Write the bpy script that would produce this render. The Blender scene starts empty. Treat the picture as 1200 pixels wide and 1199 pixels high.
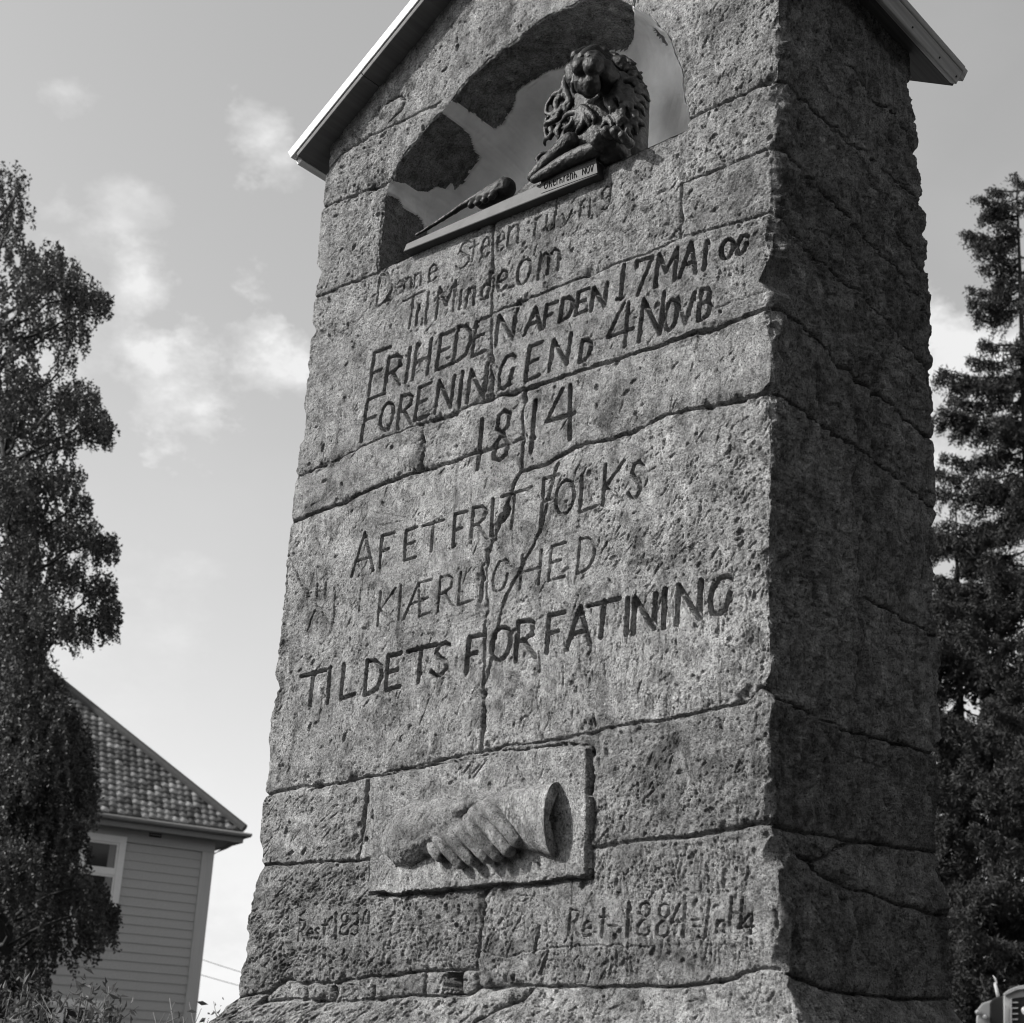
import bpy, bmesh, math, random
import numpy as np
from mathutils import Vector, Matrix, noise as mnoise
random.seed(7)
rng = np.random.default_rng(11)
SC = bpy.context.scene
COL = SC.collection

# ------------------------------------------------------------------ camera
S = 0.7                                     # metres per survey unit
FPX, PITCH, ROLL, YAW = 1745.0, 0.379, 0.042, 0.732
cp, sp = math.cos(PITCH), math.sin(PITCH)
CV = np.array([-math.sin(YAW)*cp, math.cos(YAW)*cp, sp])
_rt = np.array([math.cos(YAW), math.sin(YAW), 0.0]); _up = np.cross(_rt, CV)
CR = _rt*math.cos(ROLL)+_up*math.sin(ROLL)
CU = -_rt*math.sin(ROLL)+_up*math.cos(ROLL)
def ray(a, b): return CV + CR*((a-600)/FPX) - CU*((b-600)/FPX)
_d = ray(905, 600); CP = -_d*(3.9*S)/math.hypot(_d[0], _d[1]); CP[2] = 1.3
def onY(a, b, Y=0.0):
    d = ray(a, b); return CP + d*((Y-CP[1])/d[1])
def onX(a, b, X=0.0):
    d = ray(a, b); return CP + d*((X-CP[0])/d[0])
def onZ(a, b, Z):
    d = ray(a, b); return CP + d*((Z-CP[2])/d[2])
def at(a, b, H):                            # point at horizontal distance H from the tripod
    d = ray(a, b); return CP + d*(H/math.hypot(d[0], d[1]))
def zz(z): return (z-1.25)*S+1.3
def proj(P):
    q = np.asarray(P)-CP; z = q@CV
    return 600+FPX*(q@CR)/z, 600-FPX*(q@CU)/z

cam = bpy.data.cameras.new("camera"); camo = bpy.data.objects.new("camera", cam); COL.objects.link(camo)
cam.sensor_width = 56; cam.sensor_fit = 'HORIZONTAL'; cam.lens = FPX/1200*56
cam.clip_start = 0.05; cam.clip_end = 2000
M = Matrix(((CR[0], CU[0], -CV[0], CP[0]), (CR[1], CU[1], -CV[1], CP[1]), (CR[2], CU[2], -CV[2], CP[2]), (0, 0, 0, 1)))
camo.matrix_world = M; SC.camera = camo
cam.dof.use_dof = True; cam.dof.focus_distance = 3.6; cam.dof.aperture_fstop = 14

# ------------------------------------------------------------------ light
SA, SB = 0.90, 0.92                          # sun travels (SA, 1, -SB)
SUN_EL = math.atan2(SB, math.hypot(SA, 1)); SUN_AZ = math.atan2(-SA, -1)      # azimuth clockwise from +Y
sun = bpy.data.lights.new("sun", 'SUN'); sun.energy = 5.0; sun.angle = math.radians(0.5); sun.color = (1, 0.985, 0.96)
suno = bpy.data.objects.new("sun", sun); COL.objects.link(suno)
suno.rotation_euler = Vector((SA, 1, -SB)).to_track_quat('-Z', 'Y').to_euler()
suno.location = (-6, -8, 12)
SC.view_settings.view_transform = 'Standard'; SC.view_settings.look = 'None'
SC.cycles.filter_width = 1.1
SC.view_settings.exposure = 0.25; SC.view_settings.gamma = 1
try: SC.view_settings.use_curve_mapping = False
except Exception: pass

world = bpy.data.worlds.new("World"); SC.world = world; world.use_nodes = True
wt = world.node_tree; wt.nodes.clear()
def N(t, ty, **kw):
    n = t.nodes.new(ty)
    for k, v in kw.items(): setattr(n, k, v)
    return n
def lk(t, a, b): t.links.new(a, b)
def math_node(t, op, a, b=None, c=None, clamp=False):
    n = N(t, 'ShaderNodeMath', operation=op, use_clamp=clamp)
    for i, v in enumerate((a, b, c)):
        if v is None: continue
        if isinstance(v, (int, float)): n.inputs[i].default_value = v
        else: lk(t, v, n.inputs[i])
    return n.outputs[0]
sky = N(wt, 'ShaderNodeTexSky', sky_type='NISHITA', sun_disc=False, sun_elevation=SUN_EL, sun_rotation=SUN_AZ,
        altitude=200, air_density=1.0, dust_density=2.0, ozone_density=1.0)
SKY_STRENGTH = 0.085
bw = N(wt, 'ShaderNodeRGBToBW'); lk(wt, sky.outputs[0], bw.inputs[0])
tc = N(wt, 'ShaderNodeTexCoord')
def wnoise(scale, detail, rough, off):
    mp = N(wt, 'ShaderNodeMapping'); lk(wt, tc.outputs['Generated'], mp.inputs[0]); mp.inputs['Location'].default_value = off
    mp.inputs['Scale'].default_value = (1, 1, 1.6)
    n = N(wt, 'ShaderNodeTexNoise'); lk(wt, mp.outputs[0], n.inputs['Vector'])
    n.inputs['Scale'].default_value = scale; n.inputs['Detail'].default_value = detail; n.inputs['Roughness'].default_value = rough
    return n.outputs[0]
n_big = wnoise(9, 9, 0.66, (3.1, 0.4, 1.2)); n_fine = wnoise(24, 6, 0.6, (0.3, 2.2, 0.7)); n_wide = wnoise(2.6, 5, 0.55, (5.1, 1.4, 0.2))
CLOUDS = [(190, 455, 0.050, 1.1), (232, 482, 0.028, 1.), (165, 335, 0.026, .75), (316, 392, 0.036, 1.0), (312, 160, 0.030, .7), (330, 190, .02, .7), (85, 105, .02, .45), (150, 235, .02, .4),
          (1130, 420, 0.06, 1.0), (1110, 560, 0.05, .8), (270, 1060, 0.07, .8), (60, 760, .10, .35), (20, 430, .08, .45), (1110, 480, .03, .5)]
acc = None
for (a, b, r, w) in CLOUDS:
    d = ray(a, b); d = d/np.linalg.norm(d)
    vm = N(wt, 'ShaderNodeVectorMath', operation='DISTANCE'); lk(wt, tc.outputs['Generated'], vm.inputs[0]); vm.inputs[1].default_value = tuple(d)
    m = math_node(wt, 'DIVIDE', vm.outputs['Value'], r)
    m = math_node(wt, 'SUBTRACT', math_node(wt, 'MULTIPLY_ADD', n_big, 4.6, -1.45), m, clamp=True)
    m = math_node(wt, 'MULTIPLY', m, w)
    acc = m if acc is None else math_node(wt, 'MAXIMUM', acc, m)
# broad broken cloud everywhere, the named puffs stronger
wide = math_node(wt, 'MULTIPLY', math_node(wt, 'SUBTRACT', n_wide, 0.50, clamp=True), 2.2)
puff = math_node(wt, 'MULTIPLY', acc, math_node(wt, 'MULTIPLY_ADD', n_fine, 3.2, -0.5), clamp=True)
fin = math_node(wt, 'MULTIPLY_ADD', n_fine, 0.7, 0.62)
cl = math_node(wt, 'MULTIPLY', math_node(wt, 'ADD', math_node(wt, 'MULTIPLY', wide, 0.3), puff), fin, clamp=True)
mix = N(wt, 'ShaderNodeMix', data_type='FLOAT'); lk(wt, cl, mix.inputs[0])
SKY_GAIN = 2.2; CLOUD_V = 8.6
base = math_node(wt, 'MULTIPLY_ADD', bw.outputs[0], SKY_GAIN, 1.1)
lk(wt, base, mix.inputs[2]); mix.inputs[3].default_value = CLOUD_V
bg = N(wt, 'ShaderNodeBackground'); bg.inputs[1].default_value = SKY_STRENGTH
lk(wt, mix.outputs[0], bg.inputs[0])
wo = N(wt, 'ShaderNodeOutputWorld'); lk(wt, bg.outputs[0], wo.inputs[0])

# ------------------------------------------------------------------ materials
def new_mat(name, rough=0.9):
    m = bpy.data.materials.new(name); m.use_nodes = True
    t = m.node_tree; b = t.nodes['Principled BSDF']; b.inputs['Roughness'].default_value = rough
    try: b.inputs['Specular IOR Level'].default_value = 0.25
    except Exception: pass
    return m, t, b
def ramp(t, fac, stops):
    r = N(t, 'ShaderNodeValToRGB'); lk(t, fac, r.inputs[0]); cr = r.color_ramp
    while len(cr.elements) < len(stops): cr.elements.new(0.5)
    for e, (p, v) in zip(cr.elements, stops):
        e.position = p; e.color = (v, v, v, 1)
    return r.outputs[0]
def tnoise(t, scale, detail=4, rough=0.6, vec=None, dist=0):
    n = N(t, 'ShaderNodeTexNoise'); n.inputs['Scale'].default_value = scale; n.inputs['Detail'].default_value = detail
    n.inputs['Roughness'].default_value = rough; n.inputs['Distortion'].default_value = dist
    if vec is not None: lk(t, vec, n.inputs['Vector'])
    return n.outputs[0]
def mulc(t, a, b):
    n = N(t, 'ShaderNodeMix', data_type='RGBA', blend_type='MULTIPLY'); n.inputs[0].default_value = 1
    lk(t, a, n.inputs[6]); lk(t, b, n.inputs[7]); return n.outputs[2]
def bumps(t, b, hs, strength, dist):
    prev = None
    for h, s, d in zip(hs, strength, dist):
        bp = N(t, 'ShaderNodeBump'); bp.inputs['Strength'].default_value = s; bp.inputs['Distance'].default_value = d
        lk(t, h, bp.inputs['Height'])
        if prev is not None: lk(t, prev, bp.inputs['Normal'])
        prev = bp.outputs[0]
    lk(t, prev, b.inputs['Normal'])

def stone_mat(name, lo, hi, speck=True, bump=1.0):
    m, t, b = new_mat(name, 0.95)
    tcn = N(t, 'ShaderNodeTexCoord').outputs['Object']
    oi = N(t, 'ShaderNodeObjectInfo')
    big = tnoise(t, 3.0, 6, 0.65, tcn); mid = tnoise(t, 22, 6, 0.7, tcn, 0.6); fine = tnoise(t, 210, 4, 0.7, tcn)
    stain = tnoise(t, 7.5, 9, 0.74, tcn, 0.8)
    smp = N(t, 'ShaderNodeMapping'); lk(t, tcn, smp.inputs[0]); smp.inputs['Scale'].default_value = (34, 34, 5.5)
    streak = tnoise(t, 1.0, 6, 0.72, smp.outputs[0], 0.9)
    lich = tnoise(t, 48, 5, 0.75, tcn, 1.2)
    c = ramp(t, big, [(0.25, lo), (0.75, hi)])
    c = mulc(t, c, ramp(t, mid, [(0.34, 0.50), (0.5, 0.98), (0.66, 1.28)]))
    c = mulc(t, c, ramp(t, fine, [(0.32, 0.45), (0.48, 0.97), (0.66, 1.45)]))
    c = mulc(t, c, ramp(t, stain, [(0.36, 0.42), (0.47, 1.0), (0.55, 1.0), (0.64, 1.32)]))
    c = mulc(t, c, ramp(t, lich, [(0.36, 0.55), (0.45, 1.0), (0.60, 1.0), (0.68, 1.45)]))
    c = mulc(t, c, ramp(t, streak, [(0.34, 0.62), (0.47, 0.98), (0.56, 1.02), (0.66, 1.38)]))
    rv = math_node(t, 'MULTIPLY_ADD', oi.outputs['Random'], 0.36, 0.82)
    cc = N(t, 'ShaderNodeCombineColor'); [lk(t, rv, cc.inputs[i]) for i in range(3)]
    c = mulc(t, c, cc.outputs[0])
    if speck:
        vo = N(t, 'ShaderNodeTexVoronoi'); vo.inputs['Scale'].default_value = 120; lk(t, tcn, vo.inputs['Vector'])
        c = mulc(t, c, ramp(t, vo.outputs['Distance'], [(0.10, 0.25), (0.26, 1.0)]))
    lk(t, c, b.inputs['Base Color'])
    h2 = tnoise(t, 420, 3, 0.7, tcn)
    bumps(t, b, [mid, fine, h2], [0.5*bump, 1.0*bump, 0.8*bump], [0.008, 0.0055, 0.0022])
    return m
M_STONE = stone_mat('weathered_stone', 0.26, 0.40)
M_MORTAR = stone_mat('mortar', 0.19, 0.27, bump=0.8)
M_PLATE = stone_mat('marble_plate', 0.30, 0.41)
M_EXP = stone_mat('bare_niche_stone', 0.20, 0.30, bump=0.8)

def plain_mat(name, v, rough=0.7, var=0.15, scale=20, bump=0.2, bscale=60, metal=0.0, bdist=0.002):
    m, t, b = new_mat(name, rough); b.inputs['Metallic'].default_value = metal
    tcn = N(t, 'ShaderNodeTexCoord').outputs['Object']
    n = tnoise(t, scale, 6, 0.65, tcn, 0.3)
    lk(t, ramp(t, n, [(0.25, v*(1-var)), (0.75, v*(1+var))]), b.inputs['Base Color'])
    if bump: bumps(t, b, [tnoise(t, bscale, 4, 0.6, tcn)], [bump], [bdist])
    return m
M_PLASTER = plain_mat('lime_plaster', 0.88, 0.9, 0.2, 9, 0.5, 70)
M_IRON = plain_mat('patinated_bronze', 0.030, 0.45, 0.7, 40, 0.9, 130, 0.25, .003)
M_PLINTH = plain_mat('dull_metal_base', 0.05, 0.6, 0.25, 25, 0.3, 120, 0.2)

def wood_mat(name, v, rough=0.7, axis=1, bump=0.4, var=.22):
    m, t, b = new_mat(name, rough)
    tcn = N(t, 'ShaderNodeTexCoord').outputs['Object']
    mp = N(t, 'ShaderNodeMapping'); lk(t, tcn, mp.inputs[0]); sc = [60, 60, 60]; sc[axis] = 1.6; mp.inputs['Scale'].default_value = sc
    n = tnoise(t, 1, 5, 0.6, mp.outputs[0], 0.5)
    lk(t, ramp(t, n, [(0.3, v*(1-var)), (0.7, v*(1+var))]), b.inputs['Base Color'])
    bumps(t, b, [n], [bump], [0.002]); return m
M_ROOFWOOD = wood_mat('painted_roof_board', 0.60, 0.6, 1, .5, .3)
M_SOFFIT = wood_mat('bare_roof_board', 0.13, 0.8, 1)
M_SIDING = wood_mat('painted_siding', 0.40, 0.75, 0, 0.3, .10)
M_TRIM = wood_mat('house_trim', 0.44, 0.7, 2, 0.3, .1)
M_EAVE = plain_mat('eave_paint', 0.22, 0.7, .1)
M_HIP = plain_mat('dark_hip_cap', 0.07, .8, .2)
M_WHITE = plain_mat('white_window_paint', 0.72, 0.6, .06, 10, 0)
M_GLASS = plain_mat('dark_window_glass', 0.03, 0.06, .1, 3, 0)
M_CURTAIN = plain_mat('curtain', 0.22, 0.9, .1)
M_DARK = plain_mat('dark_recess', 0.02, 0.9, .1)
M_ROOM = plain_mat('room_wall', 0.15, 0.9, .1)
M_NAIL = plain_mat('nail_head', 0.05, 0.5, .1, metal=.6)
M_PEBBLE = stone_mat('pebble_stone', 0.34, 0.46)

def tile_mat():
    m, t, b = new_mat('weathered_roof_tile', 0.75)
    oi = N(t, 'ShaderNodeObjectInfo').outputs['Random']; tcn = N(t, 'ShaderNodeTexCoord').outputs['Object']
    geo = N(t, 'ShaderNodeNewGeometry'); 
    rpi = math_node(t, 'FRACT', math_node(t, 'ADD', oi, geo.outputs['Random Per Island']))
    c = ramp(t, rpi, [(0.0, 0.06), (0.35, 0.12), (0.7, 0.17), (1.0, 0.30)])
    c = mulc(t, c, ramp(t, tnoise(t, 30, 5, .7, tcn), [(0.3, .7), (.7, 1.25)]))
    lk(t, c, b.inputs['Base Color']); return m
M_TILE = tile_mat()
def leaf_mat(name, v, tr=0.35, rough=.5):
    m, t, b = new_mat(name, rough)
    geo = N(t, 'ShaderNodeNewGeometry')
    c = ramp(t, geo.outputs['Random Per Island'], [(0, v*0.5), (0.6, v), (1.0, v*1.9)])
    lk(t, c, b.inputs['Base Color'])
    tr_n = N(t, 'ShaderNodeBsdfTranslucent'); lk(t, c, tr_n.inputs[0])
    mx = N(t, 'ShaderNodeMixShader'); mx.inputs[0].default_value = tr
    lk(t, b.outputs[0], mx.inputs[1]); lk(t, tr_n.outputs[0], mx.inputs[2])
    lk(t, mx.outputs[0], t.nodes['Material Output'].inputs[0]); return m
M_BLEAF = leaf_mat('birch_leaf', 0.045, .25)
M_SLEAF = leaf_mat('spruce_needle', 0.034, .1, .6)
M_DLEAF = leaf_mat('broad_leaf', 0.05, .2)
M_HERB = leaf_mat('pale_shrub_leaf', 0.095, .3)
M_BARK = plain_mat('dark_bark', 0.032, .9, .4, 12, .6, 30)
M_BBARK = plain_mat('birch_bark', 0.03, .85, .7, 6, .4, 30)
M_TWIG = plain_mat('pale_twig', 0.15, .85, .3)

# ------------------------------------------------------------------ object helpers
def mesh_obj(name, verts, faces, mat, parent=None, smooth=True):
    me = bpy.data.meshes.new(name)
    verts = np.asarray(verts, np.float32).reshape(-1, 3)
    if isinstance(faces, np.ndarray):
        nf, k = faces.shape
        me.vertices.add(len(verts)); me.vertices.foreach_set('co', verts.ravel())
        me.loops.add(nf*k); me.loops.foreach_set('vertex_index', faces.astype(np.int32).ravel())
        me.polygons.add(nf); me.polygons.foreach_set('loop_start', np.arange(0, nf*k, k, dtype=np.int32))
        me.update(calc_edges=True)
    else:
        me.from_pydata([tuple(map(float, v)) for v in verts], [], faces)
    me.polygons.foreach_set('use_smooth', np.full(len(me.polygons), smooth)); me.update()
    o = bpy.data.objects.new(name, me); COL.objects.link(o)
    if mat is not None: me.materials.append(mat)
    if parent is not None: o.parent = parent
    return o
def empty(name, loc, label, cat, group=None, rotz=0):
    o = bpy.data.objects.new(name, None); COL.objects.link(o); o.location = loc; o.rotation_euler = (0, 0, rotz)
    o.empty_display_size = .2
    tag(o, label, cat, group); return o
def tag(o, label=None, cat=None, group=None, kind=None):
    if label: o['label'] = label
    if cat: o['category'] = cat
    if group: o['group'] = group
    if kind: o['kind'] = kind
    return o
def local(parent, v): return np.asarray(v, float)-np.array(parent.location)
class MB:
    def __init__(s): s.v = []; s.f = []
    def add(s, vs, fs):
        n = len(s.v); s.v += [tuple(map(float, p)) for p in vs]; s.f += [tuple(n+i for i in f) for f in fs]; return s
    def box(s, lo, hi):
        x0, y0, z0 = lo; x1, y1, z1 = hi
        return s.add([(x0,y0,z0),(x1,y0,z0),(x1,y1,z0),(x0,y1,z0),(x0,y0,z1),(x1,y0,z1),(x1,y1,z1),(x0,y1,z1)],
                     [(0,3,2,1),(4,5,6,7),(0,1,5,4),(1,2,6,5),(2,3,7,6),(3,0,4,7)])
    def prism(s, poly, vec):                      # poly: list of 3D points, extruded by vec
        n = len(poly); p2 = [np.array(p)+np.array(vec) for p in poly]
        return s.add(list(poly)+p2, [tuple(range(n))[::-1], tuple(range(n, 2*n))]+[(i, (i+1) % n, n+(i+1) % n, n+i) for i in range(n)])
    def tube(s, pts, rad, seg=6):
        pts = [np.array(p, float) for p in pts]; rings = []
        for i, p in enumerate(pts):
            d = pts[min(i+1, len(pts)-1)]-pts[max(i-1, 0)]; L = np.linalg.norm(d); d = d/L if L > 1e-9 else np.array([0, 0, 1.])
            a = np.cross(d, [0, 0, 1.] if abs(d[2]) < .9 else [1., 0, 0]); a /= np.linalg.norm(a); b = np.cross(d, a)
            r = rad[i] if hasattr(rad, '__len__') else rad
            rings.append([p+(a*math.cos(t)+b*math.sin(t))*r for t in [2*math.pi*k/seg for k in range(seg)]])
        vs = [q for R_ in rings for q in R_]; fs = []
        for i in range(len(pts)-1):
            for k in range(seg):
                fs.append((i*seg+k, i*seg+(k+1) % seg, (i+1)*seg+(k+1) % seg, (i+1)*seg+k))
        fs.append(tuple(range(seg))[::-1]); fs.append(tuple(range((len(pts)-1)*seg, len(pts)*seg)))
        return s.add(vs, fs)
    def build(s, name, mat, parent=None, smooth=False):
        return mesh_obj(name, s.v, s.f, mat, parent, smooth)
_bm = bmesh.new(); bmesh.ops.create_icosphere(_bm, subdivisions=2, radius=1.0)
_bm.verts.ensure_lookup_table(); ICO_V = np.array([v.co[:] for v in _bm.verts]); ICO_F = np.array([[v.index for v in f.verts] for f in _bm.faces]); _bm.free()
def blobs(name, balls, mat, parent, voxel, smooth_it=2, disp=None):
    """balls: (centre, radius or (rx,ry,rz)); unioned by voxel remesh into one skin"""
    vs = []; fs = []
    for i, (c, r) in enumerate(balls):
        vs.append(ICO_V*np.array(r)+np.array(c)); fs.append(ICO_F+i*len(ICO_V))
    o = mesh_obj(name, np.concatenate(vs), np.concatenate(fs), mat, parent)
    rm = o.modifiers.new('skin', 'REMESH'); rm.mode = 'VOXEL'; rm.voxel_size = voxel; rm.use_smooth_shade = True
    if smooth_it:
        sm = o.modifiers.new('soft', 'SMOOTH'); sm.factor = .5; sm.iterations = smooth_it
    if disp:
        for (sc, st) in disp:
            tx = bpy.data.textures.new('chips', 'CLOUDS'); tx.noise_scale = sc; tx.noise_depth = 4
            dm = o.modifiers.new('chips', 'DISPLACE'); dm.texture = tx; dm.strength = st; dm.mid_level = .5; dm.texture_coords = 'LOCAL'
    return o
def chain(pts, rads, step=0.3):
    out = []
    for i in range(len(pts)-1):
        p, q = np.array(pts[i]), np.array(pts[i+1]); L = np.linalg.norm(q-p); r0, r1 = rads[i], rads[i+1]
        n = max(1, int(L/(step*min(r0, r1))))
        for k in range(n+(i == len(pts)-2)):
            t = k/n; out.append((p+(q-p)*t, r0+(r1-r0)*t))
    return out

# ------------------------------------------------------------------ noise on arrays
TAB = rng.random((256, 256))
def vnoise(x, y, seed=0):
    x = x+seed*17.31; y = y+seed*9.77
    xi = np.floor(x).astype(int); yi = np.floor(y).astype(int); fx = x-xi; fy = y-yi
    fx = fx*fx*fx*(fx*(fx*6-15)+10); fy = fy*fy*fy*(fy*(fy*6-15)+10)
    a = TAB[xi & 255, yi & 255]; b = TAB[(xi+1) & 255, yi & 255]; c = TAB[xi & 255, (yi+1) & 255]; d = TAB[(xi+1) & 255, (yi+1) & 255]
    return (a+(b-a)*fx)*(1-fy)+(c+(d-c)*fx)*fy-0.5
def fbm(x, y, lam, octv=3, seed=0, gain=.5):
    o = 0; amp = 1
    for k in range(octv):
        o = o+amp*vnoise(x/lam, y/lam, seed+k*3); lam /= 2.03; amp *= gain
    return o
def in_poly(px, py, poly):
    r = np.zeros(np.shape(px), bool); n = len(poly)
    for i in range(n):
        x0, y0 = poly[i]; x1, y1 = poly[(i+1) % n]
        if y0 == y1: continue
        c = ((y0 > py) != (y1 > py)) & (px < (x1-x0)*(py-y0)/(y1-y0)+x0); r ^= c
    return r

# ================================================================== MONUMENT MASONRY
def prof(pts):
    pts = sorted(pts); zs = [p[0] for p in pts]; xs = [p[1] for p in pts]
    return lambda z: np.interp(z, zs, xs)
W = 2.093*S
xL = prof([(onY(a, b)[2], onY(a, b)[0]) for a, b in [(380, 215), (374, 260), (358, 450), (335, 650), (307, 932), (300, 1014), (288, 1080), (276, 1169)]])
RP = [(914, 0), (912, 90), (908, 250), (905, 358), (905, 460), (903, 630), (903, 800), (905, 968), (912, 1000), (922, 1150)]
xR = prof([(onY(a, b)[2], onY(a, b)[0]) for a, b in RP])
Dp = []
for a, b in [(1068, 90), (1085, 247), (1093, 380), (1096, 515), (1099, 598), (1104, 700), (1104, 890), (1109, 1000), (1112, 1077), (1118, 1170)]:
    X = .02*S
    for _ in range(3):
        p = onX(a, b, X); X = float(xR(p[2]))
    Dp.append((p[2], p[1]))
Dz = prof(Dp); DM = 1.02*S
Z9 = zz(1.552)
def flare(z): return np.clip((Z9-z)*1.25, 0, .16*S)
FY = 0.22                                   # the front of the base steps out far less than its sides
# unrolled sheet: u in [-DM,0] left side, [0,W] front, [W,W+DM] right side, [W+DM, 2W+DM] back
def u_front(x, z): return (x-xL(z))/(xR(z)-xL(z))*W
def uf(a, b):
    p = onY(a, b); return (float(u_front(p[0], p[2])), p[2])
def ur(a, b):
    X = .02*S
    for _ in range(3):
        p = onX(a, b, X); X = float(xR(p[2]))
    return (W+float(p[1]/Dz(p[2]))*DM, p[2])

ZTOP = zz(5.52); ZV0 = zz(1.43); ZV1 = zz(5.42)
dz = 0.0021
zs = np.concatenate([np.arange(0.0, ZV0, 0.03), np.arange(ZV0, ZV1, dz), np.arange(ZV1, ZTOP, 0.01)])
us = np.concatenate([np.arange(-DM, -.05, .03), np.arange(-.05, -.004, .006), np.arange(0, W+.001, .0022), np.arange(W+.003, W+.06, .0034), np.arange(W+.06, W+DM+.01, .0060),
                     np.arange(W+DM+.015, W+DM+.06, .008), np.arange(W+DM+.06, 2*W+DM+.02, .03)])
us = np.unique(np.round(us, 5)); NU, NZ = len(us), len(zs)
UU, ZZ_ = np.meshgrid(us, zs, indexing='ij')
side = np.where(UU < 0, 0, np.where(UU <= W, 1, np.where(UU <= W+DM, 2, 3)))

# ---- joints (surveyed lines) ; F = front, R = right side
JF = [  # (points, wrap round the left corner?)
 ([(372,347),(442,319)], 1),
 ([(377,243),(455,211)], 1),
 ([(384,200),(400,180),(430,160),(470,142),(515,119)], 1),
 ([(802,141),(845,122),(910,90)], 0),
 ([(800,215),(850,195),(910,170)], 0),
 ([(800,215),(797,280)], 0),
 ([(577,367),(640,342),(720,310),(764,295),(797,280),(847,266),(880,256),(908,247)], 0),
 ([(578,250),(576,300),(576,367),(575,420),(573,466)], 0),
 ([(345,560),(400,536),(429,521),(480,500),(507,493),(571,468),(613,455),(640,449),(667,439),(700,428),(750,413),(806,394),(847,382),(880,368),(905,358)], 1),
 ([(342,612),(400,590),(430,576),(454,565),(495,550),(530,541),(555,531),(585,524),(611,515)], 1),
 ([(610,552),(640,545),(675,523),(715,515),(780,486),(830,476),(870,466),(905,458)], 0),
 ([(494,496),(493,551)], 0),
 ([(613,455),(612,515),(610,552),(603,563),(596,585),(590,601),(580,625),(571,646),(568,680),(568,722),(566,790),(565,850),(563,881)], 0),
 ([(307,932),(340,925),(400,917),(430,911),(470,903),(520,890),(563,881),(610,872),(640,868),(690,858),(721,852),(755,846),(809,838),(832,832),(871,822),(888,806),(905,797)], 1),
 ([(431,911),(425,965),(419,1007)], 0),
 ([(300,1014),(340,1013),(380,1011),(418,1008),(436,1008)], 1),
 ([(434,1006),(434,1048)], 0),
 ([(447,911),(440,970),(437,1010),(435,1048)], 0),
 ([(447,911),(520,896),(600,882),(660,872),(693,876),(693,920),(692,980),(690,1029)], 0),
 ([(435,1048),(480,1049),(530,1043),(600,1038),(650,1035),(690,1029)], 0),
 ([(692,994),(740,987),(790,981),(827,977),(860,971),(883,966),(905,967)], 0),
 ([(567,1042),(565,1070),(560,1100),(556,1146)], 0),
 ([(276,1169),(311,1164),(335,1148),(351,1153),(385,1153),(410,1150),(433,1143),(452,1144),(490,1140),(521,1137),(556,1137),(560,1156),(617,1156),(693,1157),(782,1157),(823,1153),(861,1147),(877,1139),(912,1133)], 1),
 ([(311,1164),(312,1175),(345,1171),(390,1174),(440,1171),(495,1168),(545,1168),(560,1156)], 0),
 ([(357,1153),(362,1172)], 0), ([(388,1153),(392,1173)], 0), ([(437,1144),(440,1171)], 0), ([(496,1140),(497,1168)], 0),
 ([(560,1200),(585,1182),(610,1172),(630,1156)], 0),
 ([(742,-60),(745,-20),(741,6)], 0),
 ([(454,120),(468,110),(474,118),(470,128),(455,143)], 0),
]
JR = [
 [(910,90),(960,130),(1010,175),(1045,205),(1088,247)],
 [(912,172),(965,225),(1000,260),(1055,320),(1094,380)],
 [(907,247),(925,268),(945,290),(1000,340),(1040,380),(1096,440)],
 [(905,358),(940,380),(975,420),(1020,455),(1060,490),(1098,517)],
 [(905,458),(940,480),(1000,520),(1050,560),(1100,598)],
 [(1003,524),(1010,600),(1015,700),(1013,780),(1013,862)],
 [(1015,700),(1060,722),(1107,752)],
 [(903,798),(915,818),(950,836),(990,855),(1030,865),(1070,878),(1107,890)],
 [(905,967),(950,978),(1000,985),(1060,995),(1112,1001)],
 [(1005,985),(960,1010),(935,998)],
 [(945,1003),(960,1022),(1000,1042),(1060,1063),(1116,1078)],
 [(912,1133),(960,1160),(1060,1172),(1122,1172)],
 [(985,-60),(990,75),(1050,135),(1088,200)],
]
SEG = []; LZ = []; BZ = []
for pts, wrap in JF:
    q = [uf(a, b) for a, b in pts]
    if wrap:
        LZ.append(q[0][1]); q = [(-DM-.05, q[0][1]+.004), (-DM*.5, q[0][1]-.005), (-.02, q[0][1])]+q
    SEG += [(q[i], q[i+1]) for i in range(len(q)-1)]
for pts in JR:
    q = [ur(a, b) for a, b in pts]
    if pts[-1][0] > 1080: BZ.append(q[-1][1]); q = q+[(W+DM+.03, q[-1][1]), (W*1.5+DM, q[-1][1]+.01), (2*W+DM+.1, q[-1][1])]
    SEG += [(q[i], q[i+1]) for i in range(len(q)-1)]
LZ = sorted(LZ); BZ = sorted(BZ)
for zl, k in zip(LZ[:-1], range(99)):
    if LZ[k+1]-zl > .08: uu = -DM*(.35+.3*(k % 2)); SEG.append(((uu, zl), (uu+.01, LZ[k+1])))
for k in range(len(BZ)-1):
    if BZ[k+1]-BZ[k] > .05:
        for fr in (.3, .68): uu = W+DM+W*(fr+.14*(k % 2)); SEG.append(((uu, BZ[k]), (uu, BZ[k+1])))
for zb in (1.02, .62, .25): SEG.append(((-DM-.1, zb), (2*W+DM+.1, zb)))
for k, (za, zb) in enumerate([(1.02, 1.5), (.62, 1.02), (.25, .62)]):
    for j in range(9):
        uu = -DM+.22+j*.5+.22*(k % 2); 
        if uu < 2*W+DM and not (k == 0 and 0 < uu < W+DM): SEG.append(((uu, za), (uu, zb)))
for uu in (.55, 1.2, W+.4): SEG.append(((uu, 1.02), (uu, zz(1.40))))

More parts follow.
